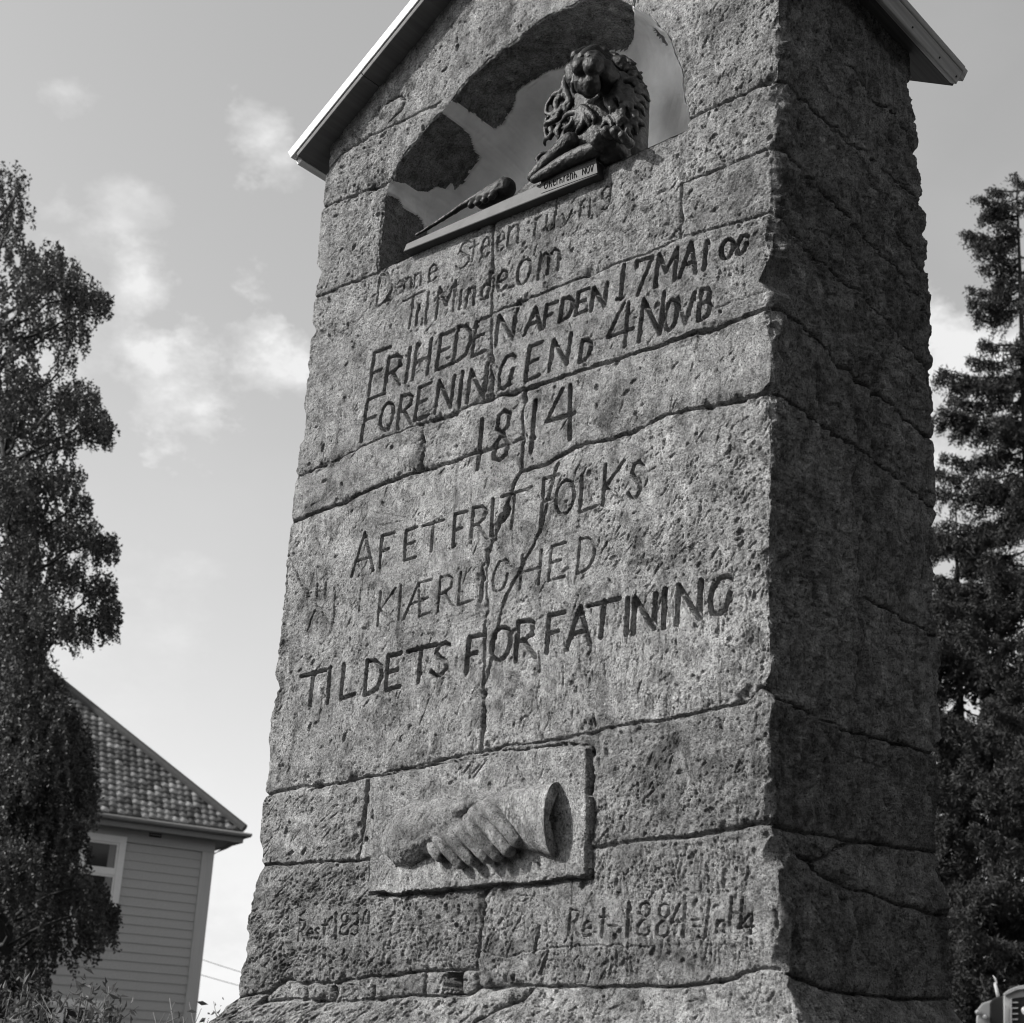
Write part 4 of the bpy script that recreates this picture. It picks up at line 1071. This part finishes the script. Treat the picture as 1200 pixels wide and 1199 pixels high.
# hip pitch solved so that the hip line follows the sight line
tx, tz = None, None
best = (9e9, .7)
for tp in np.linspace(.3, 1.3, 101):
    p = HO+hl(-OH+4, OH-4, HT+.05+4*tp); a, b = proj(p); p0 = proj(HO+hl(-OH, OH, HT+.05))
    want = p0[1]+(a-p0[0])*(780-963)/(49-279); e = abs(b-want)
    if e < best[0]: best = (e, tp)
TP = best[1]; print('pitch', TP, 'eave corner px', proj(HO+hl(-OH, OH, HT+.05)))
gt = MB(); hbox(gt, -OH, HW+OH, .04, OH-.03, HT-.10, HT-.075); hbox(gt, -OH, -.04, -HD-OH, .039, HT-.10, HT-.075); gt.build('soffit', M_EAVE, HS)
hbox(MB(), -OH, HW+OH, OH-.03, OH, HT-.12, HT+.07).build('fascia', M_EAVE, HS)
hbox(MB(), -OH-.03, -OH-.001, -HD-OH, OH, HT-.12, HT+.07).build('fascia', M_EAVE, HS)
def gutter(p, q):
    m = MB(); d = q-p; L = np.linalg.norm(d); d /= L; sidev = np.cross(d, [0, 0, 1.]); vs = []
    n = 8
    for P_ in (p, q):
        for k in range(n+1):
            t = math.pi*k/n; vs.append(P_+sidev*math.cos(t)*.065-np.array([0, 0, math.sin(t)*.065]))
        for k in range(n, -1, -1):
            t = math.pi*k/n; vs.append(P_+sidev*math.cos(t)*.058-np.array([0, 0, math.sin(t)*.058]))
    k_ = 2*(n+1); fs = [(i, (i+1) % k_, k_+(i+1) % k_, k_+i) for i in range(k_)]+[tuple(range(k_)), tuple(range(k_, 2*k_))[::-1]]
    m.add(vs, fs); return m.build('gutter', M_EAVE, HS, True)
gutter(hl(-OH-.12, OH+.075, HT+.04), hl(HW+OH, OH+.075, HT+.04)); gutter(hl(-OH-.10, OH+.06, HT+.04), hl(-OH-.10, -HD-OH, HT+.04))
m = MB(); m.tube([hl(-OH-.08, OH-.1, HT), hl(-OH+.10, OH-.42, HT-.16), hl(-.09, -.25, HT-.30), hl(-.09, -.25, 0)], .035, 8)
m.build('downpipe', M_EAVE, HS)
# roof planes
def rp(x, d, t=0): return hl(x, OH-d, HT+.07+d*TP+t)        # d = plan distance in from the eave
ridge = (HD+2*OH)/2
rf = MB(); A1 = hl(-OH, OH, HT+.07); A2 = hl(HW+OH, OH, HT+.07); A3 = hl(HW+OH, -HD-OH, HT+.07); A4 = hl(-OH, -HD-OH, HT+.07)
R1_ = hl(-OH+ridge, OH-ridge, HT+.07+ridge*TP); R2_ = hl(HW+OH-ridge, OH-ridge, HT+.07+ridge*TP)
rf.add([A1, A2, A3, A4, R1_, R2_], [(0, 1, 5, 4), (1, 2, 5), (2, 3, 4, 5), (3, 0, 4), (3, 2, 1, 0)]); RO = rf.build('roof', M_TILE, HS)
# tiles on the visible slope and on the end slope
tw, tl = .140, .165; ct = 1/math.hypot(1, TP)
nrm = -hl(0, 0, 0)+(nv*TP+np.array([0, 0, 1.]))*ct; upd = (-nv+np.array([0, 0, TP]))*ct
def tile_mesh():
    vs = []; fs = []; K = 4
    for jy, (v, lift) in enumerate(((-.012, .034), (.05, .030), (tl+.03, .006))):
        for k in range(K+1):
            u = -tw*.5+tw*1.04*k/K; prof_ = -.012*math.cos((k/K)*2*math.pi*.9)
            vv = v-(.018*math.sin(math.pi*k/K) if jy == 0 else 0); vs.append(-wv*u+upd*vv+nrm*(lift+prof_))
    for j in range(2):
        for k in range(K): a0 = j*(K+1)+k; fs.append((a0, a0+1, a0+K+2, a0+K+1))
    n0 = len(vs)                                # front lip
    for k in range(K+1): vs.append(np.array(vs[k])-nrm*.022)
    for k in range(K): fs.append((k, n0+k, n0+k+1, k+1))
    me = bpy.data.meshes.new('roof_tile'); me.from_pydata([tuple(map(float, v)) for v in vs], [], fs); me.materials.append(M_TILE)
    me.polygons.foreach_set('use_smooth', [True]*len(me.polygons)); return me
TM = tile_mesh(); TV = np.array([v.co[:] for v in TM.vertices]); TF = [tuple(p.vertices) for p in TM.polygons]
cands = []
for r_ in range(int(ridge/(tl*ct))):
    d = r_*tl*ct+.02; x = -OH+d+tw*.6
    while x < HW+OH-d:
        p = hl(x, OH-d, HT+.07+d*TP); a, b = proj(HO+p)
        vis = (-20 < a < 290 and 700 < b < 980)
        cands.append((not vis, x+d, p)); x += tw
cands.sort(key=lambda c: (c[0], c[1]))
RM = MB()
for n_, (nvis, _, p) in enumerate(cands):
    jit = nrm*random.uniform(-.006, .008)+upd*random.uniform(-.012, .012)
    if n_ < 300:
        o = bpy.data.objects.new('roof_tile', TM); COL.objects.link(o); o.parent = RO; o.location = tuple(p+jit)
    else:
        RM.add(TV+p+jit, TF)
tag(RM.build('tile_field', M_TILE, RO, True), kind='stuff')
m = MB(); m.tube([hl(-OH-.02, OH+.02, HT+.13), R1_+np.array([0, 0, .08])], .075, 8); m.build('hip_cap', M_HIP, RO)
m = MB(); m.tube([R1_+np.array([0, 0, .08]), R2_+np.array([0, 0, .08])], .09, 8); m.build('ridge_cap', M_EAVE, RO)
cb = MB(); hbox(cb, 5.2, 6.0, -HD/2-.4, -HD/2+.4, HT+ridge*TP-.6, HT+ridge*TP+1.1); cb.build('chimney', M_SIDING, RO)

# ---------------------------------------------------------------- foliage tools
def leaf_cloud(name, pos, size, mat, parent, droop=0.0, aspect=.62, kind='stuff'):
    n = len(pos); pos = np.asarray(pos)-np.array(parent.location)
    a = rng.normal(size=(n, 3)); a[:, 2] -= droop; a /= np.linalg.norm(a, axis=1)[:, None]
    b = rng.normal(size=(n, 3)); b -= (b*a).sum(1)[:, None]*a; b /= np.linalg.norm(b, axis=1)[:, None]
    sz = (size*(.6+.8*rng.random(n)))[:, None] if np.isscalar(size) else (size*(.6+.8*rng.random(n)))[:, None]
    c = np.cross(a, b)*sz*.12
    v = np.stack([pos-a*sz*.5, pos+b*sz*aspect*.5+c, pos+a*sz*.5, pos-b*sz*aspect*.5+c], 1).reshape(-1, 3)
    o = mesh_obj(name, v, np.arange(n*4).reshape(n, 4), mat, parent, False)
    if kind: tag(o, kind=kind)
    return o
def limb(m, p, q, r0, r1, bend=.12, n=6, seg=6):
    p, q = np.array(p), np.array(q); L = np.linalg.norm(q-p); o = rng.normal(size=3)*L*bend
    pts = [p+(q-p)*t+o*math.sin(math.pi*t)+rng.normal(size=3)*L*.012 for t in np.linspace(0, 1, n)]
    m.tube(pts, list(np.linspace(r0, r1, n)), seg); return pts

# ---------------------------------------------------------------- birch on the left
BH = 18.0; mpx = BH*1.07/FPX
b0 = at(-8, 1255, BH); b0[2] = float(gz(b0[0], b0[1]))
BI = empty('birch_tree', tuple(b0), 'tall weeping birch in front of the wooden house', 'tree')
tr = MB(); tpx = [(-14,1300),(-4,1100),(10,900),(26,780),(30,700),(22,620),(2,500),(-10,380),(-8,280),(0,200)]
tp_ = [at(a, b, BH) for a, b in tpx]; tp_[0] = np.array(b0)-np.array([0, 0, .1])
tr.tube([p-b0 for p in tp_], [.24, .17, .12, .09, .08, .07, .055, .04, .03, .012], 10); tr.build('trunk', M_BBARK, BI, True)
CL = [(8,215,26,16),(15,250,26,16),(5,290,30,22),(50,305,26,24),(70,325,26,22),(30,340,30,24),(95,345,24,26),(118,352,13,12),(20,390,34,26),(62,375,30,22),(85,385,20,14),
      (10,430,36,24),(40,450,26,10),(80,420,14,6),(15,480,30,30),(55,475,34,34),(92,470,26,34),(112,495,18,26),(122,502,10,12),(25,520,34,34),(65,515,28,20),
      (15,570,34,34),(50,565,30,30),(80,565,22,14),(92,590,16,12),(25,615,32,26),(62,620,28,22),(95,625,24,22),(122,638,16,16),(15,670,34,30),(50,670,32,26),(90,675,26,22),(118,690,20,20),(128,715,14,14),
      (20,720,30,30),(60,725,28,28),(95,735,24,22),(125,728,12,10),(20,780,40,44),(45,815,34,46),(15,850,40,50),(60,850,34,48),(85,870,24,30),(20,910,42,56),(65,915,34,52),(95,900,18,22),(100,930,14,14),
      (15,960,40,52),(55,975,34,46),(85,975,16,14),(15,1020,40,50),(50,1035,34,46),(85,1030,22,24),(105,1050,20,24),(122,1070,16,20),(105,1085,16,16),(20,1090,34,34),(55,1095,28,24),(15,1140,30,20),(40,1140,20,10),
      (12,560,26,33),(28,600,24,33),(24,650,26,33),(30,700,26,33),(22,745,28,33),(30,790,28,33),(14,830,28,33),(8,480,24,33),
      (-40,260,30,12),(-70,340,40,16),(-60,430,46,20),(-110,420,46,14),(-60,540,50,24),(-130,560,50,18),(-60,660,50,24),(-140,680,55,20),(-60,790,55,26),(-150,820,60,24),(-60,930,55,26),(-160,960,60,24),(-60,1050,55,24),(-150,1080,60,20)]
LP = []; tw_ = MB(); br = MB()
for (a, b, r, n) in CL:
    dep = rng.uniform(-1.3, 1.3)*(1 if a > 60 else 1.6)
    if n == 33: dep = -.9
    # limb from the trunk to the clump
    ty = b+40+r*.4; tpt = at(np.interp(-ty, [-p[1] for p in tpx], [p[0] for p in tpx]), ty, BH)
    limb(br, tpt-b0, at(a, b-4, BH+dep)-b0, .028, .007, .08, 6, 5)
    for k in range(int(n*(2.8 if a > -30 else 1.5))):
        th = rng.uniform(0, 6.28); rr = r*math.sqrt(rng.random()); sa, sb = a+rr*math.cos(th), b-r*.3+rr*math.sin(th)*.7
        ln_ = rng.uniform(8, 36)*(1.0 if b < 760 else 1.5); dd_ = dep+rng.normal()*.5; sx = rng.normal()*.18
        nl = int(ln_/.95)
        for q in range(nl):
            f = q/nl; LP.append(at(sa+sx*ln_*f+rng.normal()*1.8, sb+ln_*f*.95+rng.normal()*1.8, BH+dd_+rng.normal()*.05))
        if k % 3 == 0: tw_.tube([at(sa, sb, BH+dd_)-b0, at(sa+sx*ln_*.5, sb+ln_*.5, BH+dd_)-b0, at(sa+sx*ln_, sb+ln_, BH+dd_)-b0], [.004, .003, .0015], 3)
print('birch leaves', len(LP))
leaf_cloud('crown', LP, .046, M_BLEAF, BI, .5); tag(tw_.build('twig_mass', M_BARK, BI), kind='stuff'); tag(br.build('limbs', M_BARK, BI, True), kind='stuff')

# ---------------------------------------------------------------- spruce on the right
def spruce(H0, top, base, branches, extra, label, name='spruce_tree', dens=1.0, sz=.078):
    g = at(base[0], base[1], H0); g[2] = float(gz(g[0], g[1])); T = empty(name, tuple(g), label, 'tree')
    k = H0*1.07/FPX
    tm = MB(); pt = at(top[0], top[1], H0); tm.tube([np.array([0, 0, -.1]), (pt-g)*.5+rng.normal(size=3)*.03, pt-g], [.17, .10, .012], 8); tm.build('trunk', M_BARK, T, True)
    bm_ = MB(); LPs = []
    def tr_at(y): f = (y-top[1])/(base[1]-top[1]); return pt+(g-pt)*f
    def branch(y, L, az, dr, up):
        s = tr_at(y); d = np.array([math.cos(az), math.sin(az), 0]); L *= k
        pts = []
        for t in np.linspace(0, 1, 9):
            pts.append(s+d*L*t+np.array([0, 0, -dr*L*math.sin(t*2.2)+up*L*t*t])+rng.normal(size=3)*L*.01)
        bm_.tube([p-g for p in pts], list(np.linspace(.022, .004, 9)), 4)
        side_ = np.array([-d[1], d[0], 0]); n = max(6, int(L/k*.62*dens))
        for q in range(n):                        # hanging branchlets
            t = rng.random()**.7*.96+.04; i = min(7, int(t*8)); p = pts[i]+(pts[i+1]-pts[i])*(t*8-i)
            bl = (.42*L*(1-t)+.16)*rng.uniform(.5, 1.1); sd = rng.choice([-1, 1])*rng.uniform(.15, 1)
            bd = d*rng.uniform(.2, .9)+side_*sd+np.array([0, 0, rng.uniform(-.75, .1)]); bd /= np.linalg.norm(bd)
            for j in range(int(bl*95)+5):
                f = rng.random(); LPs.append(p+bd*bl*f+np.array([0, 0, -.22*bl*f*f-abs(rng.normal())*.05])+rng.normal(size=3)*.030)
    lv = math.atan2(-CR[1], -CR[0])
    for (y, tipx, dr, up) in branches: branch(y, (np.interp(y, [top[1], base[1]], [top[0], base[0]])-tipx), lv+rng.normal()*.15, dr, up)
    for (y, L, n) in extra:
        for q in range(n): branch(y+rng.uniform(-20, 20), L*rng.uniform(.45, 1.1), rng.uniform(0, 6.28), rng.uniform(-.05, .45), rng.uniform(.0, .35))
    tag(bm_.build('limbs', M_BARK, T, True), kind='stuff')
    print(name, len(LPs)); leaf_cloud('crown', LPs, sz, M_SLEAF, T, .6, .26); return T
BR = [(228,1160,.05,.2),(250,1139,.10,.18),(262,1150,.1,.1),(285,1130,.16,.16),(300,1136,.2,.1),(330,1150,.1,.1),(352,1140,.2,.15),(372,1139,.2,.1),(385,1146,.25,.1),(430,1150,.1,.2),(448,1137,.14,.12),
      (470,1108,.06,.14),(478,1100,.08,.12),(500,1120,.1,.1),(520,1103,.12,.12),(528,1100,.1,.12),(560,1112,.16,.1),(585,1102,.16,.12),(600,1098,.2,.1),(640,1112,.15,.1),(655,1098,.16,.1),(700,1108,.2,.1),(730,1096,.2,.1)]
EXB = [(y_, L_*.86, max(3, int(n_*.66))) for (y_, L_, n_) in [(222,18,5),(245,34,6),(270,42,6),(300,48,7),(330,44,7),(360,48,8),(395,42,6),(430,46,6),(460,60,7),(490,66,7),(525,70,8),(560,80,9),(600,84,10),(640,90,10),(690,96,10),(740,105,12),(790,110,12),(850,120,12),(920,130,12),(990,140,12),(1060,145,10),(1120,150,8)]]
spruce(24.0, (1191,204), (1222,1275), BR, EXB, 'spruce with open ragged top to the right of the pillar')
EX2 = [(640+35*i, 60+9*i, 9) for i in range(14)]
spruce(26.0, (1120,590), (1128,1270), [], EX2, 'lower dense spruce half hidden by the pillar edge', dens=1.0)
# broad-leaved tree low on the right
g = at(1215, 1270, 27.0); g[2] = float(gz(g[0], g[1])); DT = empty('broadleaf_tree', tuple(g), 'dark broad-leaved tree with crooked limb above the lorry', 'tree')
tm = MB(); tm.tube([at(a, b, 27.0)-g for a, b in [(1218,1290),(1205,1150),(1178,1095),(1163,1050),(1166,960),(1180,860)]], [.22,.17,.14,.11,.08,.04], 8); tm.build('trunk', M_BARK, DT, True)
PL = []; lm = MB()
for k in range(150):
    a, b = rng.uniform(1075, 1330), rng.uniform(730, 1215); r = rng.uniform(14, 30); dp_ = rng.uniform(-1.6, 2.0)
    for q in range(150):
        v = rng.normal(size=3)*.45; PL.append(at(a+v[0]*r, b+v[1]*r, 27.0+dp_+v[2]*.4))
    if k % 3 == 0: limb(lm, at(1190, b+60, 27.0)-g, at(a, b, 27.0+dp_)-g, .03, .006, .15, 6, 4)
leaf_cloud('crown', PL, .11, M_DLEAF, DT, .2, .7); tag(lm.build('limbs', M_BARK, DT, True), kind='stuff')

# ---------------------------------------------------------------- unseen trees added out of frame, right and behind, to block skylight
def blocker_tree(name):
    g = np.array([0, 0, 0.]); T = empty(name, (0, 0, 0), 'unseen tree added beside the pillar to cut the skylight', 'tree', 'unseen trees added to cut the skylight')
    tm = MB(); tm.tube([(0, 0, -.3), (.1, 0, 6), (0, .1, 12)], [.25, .18, .05], 7); tm.build('trunk', M_BARK, T, True)
    n = 13000; z = rng.random(n)**.8; r = 3.3*np.sqrt(1-z*.86)*np.sqrt(rng.random(n)); th = rng.random(n)*6.283
    P_ = np.stack([r*np.cos(th), r*np.sin(th), 1.5+z*13.5], 1); leaf_cloud('crown', P_, .27, M_DLEAF, T, .1, .8); return T
WT = blocker_tree('skylight_blocker_tree'); first = True
for k, (az, R_) in enumerate([(-8, 15), (8, 11), (24, 12), (38, 10.5), (53, 11.5), (67, 10.5), (82, 11), (97, 10), (112, 11), (127, 10.5), (142, 12), (157, 11.5), (16, 16), (46, 16), (75, 16), (104, 15.5), (134, 16), (174, 15), (190, 17), (256, 22)]):
    t = math.radians(az); x, y = CP[0]+R_*math.sin(t)+1.0, CP[1]+R_*math.cos(t)
    if first: o = WT; first = False
    else:
        o = WT.copy(); COL.objects.link(o)
        for ch in WT.children: c = ch.copy(); COL.objects.link(c); c.parent = o
    o.location = (x, y, float(gz(x, y))); o.rotation_euler = (0, 0, k*1.3); o.scale = (1, 1, .42+.14*((k*7) % 5)/4+(.25 if az > 160 else 0))

# ---------------------------------------------------------------- shrubs at the lower left
def shrub(a, H0, tops, label, nleaf, ls=.042):
    g = at(a, 1262, H0); g[2] = float(gz(g[0], g[1])); T = empty('shrub', tuple(g), label, 'shrub'); st = MB(); P_ = []
    for (tx_, ty_) in tops+[(p+rng.normal()*14, q+abs(rng.normal())*14) for p, q in tops]:
        tip = at(tx_, ty_, H0+rng.uniform(-.25, .25)); pts = limb(st, rng.normal(size=3)*[.06, .06, 0], tip-g, .008, .0016, .10, 9, 4)
        for q in range(4):
            i = rng.integers(4, 8); e = pts[i]+np.array([rng.normal()*.12, rng.normal()*.12, rng.uniform(.02, .12)]); sub = limb(st, pts[i], e, .003, .001, .1, 4, 3)
            for s_ in sub: P_.append(np.array(s_)+g)
        for q in range(nleaf):
            t = rng.uniform(.35, 1)*8; i = min(7, int(t)); P_.append(np.array(pts[i])+(np.array(pts[i+1])-pts[i])*(t-i)+g+rng.normal(size=3)*.035)
    st.build('stem', M_TWIG, T, True); leaf_cloud('foliage', P_, ls, M_HERB, T, -.2, .35); return T
shrub(20, 7.0, [(22,1140),(10,1165),(35,1158),(50,1170),(5,1185),(28,1180)], 'pale feathery shrub at the lower left below the birch', 130)
shrub(95, 6.6, [(75,1160),(110,1152),(128,1160),(98,1172),(150,1182),(60,1178),(118,1185)], 'pale twiggy shrub in front of the lower house window', 110)
shrub(215, 6.8, [(196,1168),(215,1188),(205,1180),(236,1178),(228,1192),(180,1190)], 'thin bare stems in front of the house corner', 22)
shrub(262, 6.2, [(255,1186),(246,1180),(240,1192),(262,1194)], 'low tufted weed against the foot of the pillar', 50, .02)

# ---------------------------------------------------------------- overhead wires and their poles
wp = [at(150, 1095, 45.0), at(420, 1180, 30.0)]
PO = []
for (p, lab_) in ((at(120, 1085, 47.0), 'wooden wire pole hidden behind the house'), (at(450, 1180, 30.0), 'wooden wire pole hidden behind the pillar')):
    g = np.array([p[0], p[1], float(gz(p[0], p[1]))]); T = empty('utility_pole', tuple(g), lab_, 'pole'); m = MB(); m.tube([(0, 0, -.3), (0, 0, p[2]-g[2]+.4)], [.13, .09], 8); m.build('shaft', M_BARK, T, True)
    m = MB(); dv = np.array([CR[0], CR[1], 0])
    hbox_ = m.tube([-dv*.5+[0, 0, p[2]-g[2]], dv*.5+[0, 0, p[2]-g[2]]], .05, 4); m.build('cross_arm', M_BARK, T)
    PO.append(p)
for (s0, s1, lab_) in (((238,1122),(282,1137),'upper of the two thin overhead wires beside the house'), ((235,1139),(282,1153),'lower of the two thin overhead wires beside the house')):
    sl_ = (s1[1]-s0[1])/(s1[0]-s0[0]); H1, H2 = 47.0, 30.0
    pa = at(120, s0[1]+(120-s0[0])*sl_, H1); pb = at(450, s0[1]+(450-s0[0])*sl_*.9, H2)
    m = MB(); pts = [pa+(pb-pa)*t-np.array([0, 0, .12*math.sin(math.pi*t)]) for t in np.linspace(0, 1, 16)]; m.tube([p-pa for p in pts], .008, 4)
    o = m.build('overhead_wire', M_NAIL, None); o.location = tuple(pa); tag(o, lab_, 'wire')

# ---------------------------------------------------------------- lorry at the lower right corner
M_PAINT = plain_mat('lorry_paint', .42, .3, .08, 4, 0); M_CHROME = plain_mat('bright_trim', .75, .25, .03, 4, 0, metal=.7); M_BLACK = plain_mat('rubber_and_gap_black', .02, .7, .1); M_LENS = plain_mat('lamp_glass', .7, .12, .05, 5, 0)
LH = 20.0; g = at(1226, 1275, LH); g[2] = float(gz(g[0], g[1])); LT = empty('parked_lorry', tuple(g), 'pale round-nosed lorry at the lower right corner under the trees', 'lorry')
dy = np.array([g[0]-CP[0], g[1]-CP[1], 0]); dy /= np.linalg.norm(dy); dx = np.array([dy[1], -dy[0], 0]); kp = LH*1.07/FPX
def L3(a, b, dep=0.0): return at(a, b, LH)-g+dy*dep
def lsolid(px, dep0, dep1, name, mat, smooth=False, bev=.02):
    m = MB(); m.prism([L3(a, b, dep0) for a, b in px], dy*(dep1-dep0)); o = m.build(name, mat, LT, smooth)
    if bev: bv = o.modifiers.new('edge', 'BEVEL'); bv.width = bev; bv.segments = 3
    return o
def mir(px): return [(2*1226-a, b+(1226-a)*.04*-0) for a, b in px][::-1]
fen = [(1145,1290),(1144,1195),(1146,1182),(1151,1176),(1160,1173),(1172,1170),(1180,1170),(1182,1290)]
hood = [(1177,1290),(1176,1168),(1182,1163),(1192,1159),(1205,1156.5),(1226,1155.5),(1247,1156.5),(1260,1159),(1270,1163),(1276,1168),(1275,1290)]
gap = [(1160,1290),(1160,1176),(1164,1171),(1170,1168.5),(1179,1168),(1181,1290)]
lsolid(fen, 0, 1.3, 'mudguard', M_PAINT); lsolid(mir(fen), 0, 1.3, 'mudguard', M_PAINT)
lsolid(gap, -.06, 1.0, 'gap_shade', M_BLACK); lsolid(mir(gap), -.06, 1.0, 'gap_shade', M_BLACK)  # black solid put in for the shade between mudguard and bonnet
lsolid(hood, -.12, 1.6, 'bonnet', M_PAINT)
hd = [(1176,1167),(1182,1162),(1192,1158),(1205,1155.5),(1226,1154.5),(1247,1155.5),(1260,1158),(1270,1162),(1276,1167),(1274,1169),(1260,1162),(1226,1158.5),(1192,1162),(1178,1169)]
lsolid(hd, -.20, -.10, 'bonnet_lip', M_CHROME, False, .005)
gr = lsolid([(1184,1285),(1184,1172),(1226,1166),(1268,1172),(1268,1285)], -.14, -.121, 'grille', M_BLACK, False, 0)
for k in range(15):
    y = 1176+6.5*k; m = MB()
    m.prism([L3(1184.5, y, -.17), L3(1193.5, y-.2, -.17), L3(1193.5, y+1.2, -.17), L3(1184.5, y+1.4, -.17)], dy*.03); m.build('grille_bar', M_CHROME, gr)
m = MB(); m.prism([L3(1184.2, 1285, -.18), L3(1184.2, 1172, -.18), L3(1186.2, 1171.8, -.18), L3(1186.2, 1285, -.18)], dy*.04); m.build('grille_bar', M_CHROME, gr)
m = MB(); m.prism([L3(1178.5, 1285, -.18), L3(1178.5, 1180, -.18), L3(1179.8, 1180, -.18), L3(1181.5, 1285, -.18)], dy*.04); m.build('trim_strip', M_CHROME, LT)
def lamp(a, b, r, name='headlight', ring=True):
    m = MB(); c = L3(a, b, -.02); 
    m.tube([c+dy*.0, c-dy*.05, c-dy*.09, c-dy*.11], [r*kp*1.15, r*kp*1.15, r*kp*1.05, r*kp*.8], 14); o = m.build(name, M_CHROME, LT, True)
    m = MB(); m.tube([c-dy*.112, c-dy*.13, c-dy*.14], [r*kp*.8, r*kp*.6, r*kp*.1], 14); m.build('lens', M_LENS, o, True)
lamp(1146.5, 1187.5, 2.6, 'marker_lamp'); lamp(1155, 1193, 2.4, 'marker_lamp'); lamp(2*1226-1146.5, 1187.5, 2.6, 'marker_lamp')
lamp(1202, 1186, 6); lamp(2*1226-1202, 1186, 6)
m = MB(); m.tube([L3(1170, 1169.5), L3(1168, 1161), L3(1166, 1153)], [.021, .022, .018], 8); m.tube([L3(1165.2, 1153), L3(1168.6, 1152)], .012, 6); m.build('marker_post', M_WHITE, LT, True)
m = MB(); m.tube([L3(1167.6, 1151.5), L3(1166.5, 1147.5), L3(1163.5, 1143.5)], [.010, .012, .004], 6); m.build('marker_tip', M_WHITE, LT, True)
lsolid([(1172,1290),(1172,1175),(1180,1143),(1272,1143),(1280,1175),(1280,1290)], 1.6, 2.9, 'cab', M_BLACK)
lsolid([(1183,1172),(1189,1148),(1263,1148),(1269,1172)], 1.57, 1.598, 'windscreen', M_GLASS, False, 0)
for sx_ in (-1, 1):
    m = MB(); c = np.array(dx*sx_*.8+dy*.5+np.array([0, 0, .48])); n = 20
    m.tube([c-dx*.14, c-dx*.1, c+dx*.1, c+dx*.14], [.40, .48, .48, .40], 20); m.build('wheel', M_BLACK, LT, True)
print('tris', sum(sum(len(p.vertices)-2 for p in o.data.polygons) if len(o.data.polygons) < 3000 else 2*len(o.data.polygons) for o in {m.data.name: m for m in bpy.data.objects if m.type == 'MESH'}.values())); print('total verts', sum(len(o.data.vertices) for o in bpy.data.objects if o.type == 'MESH'))
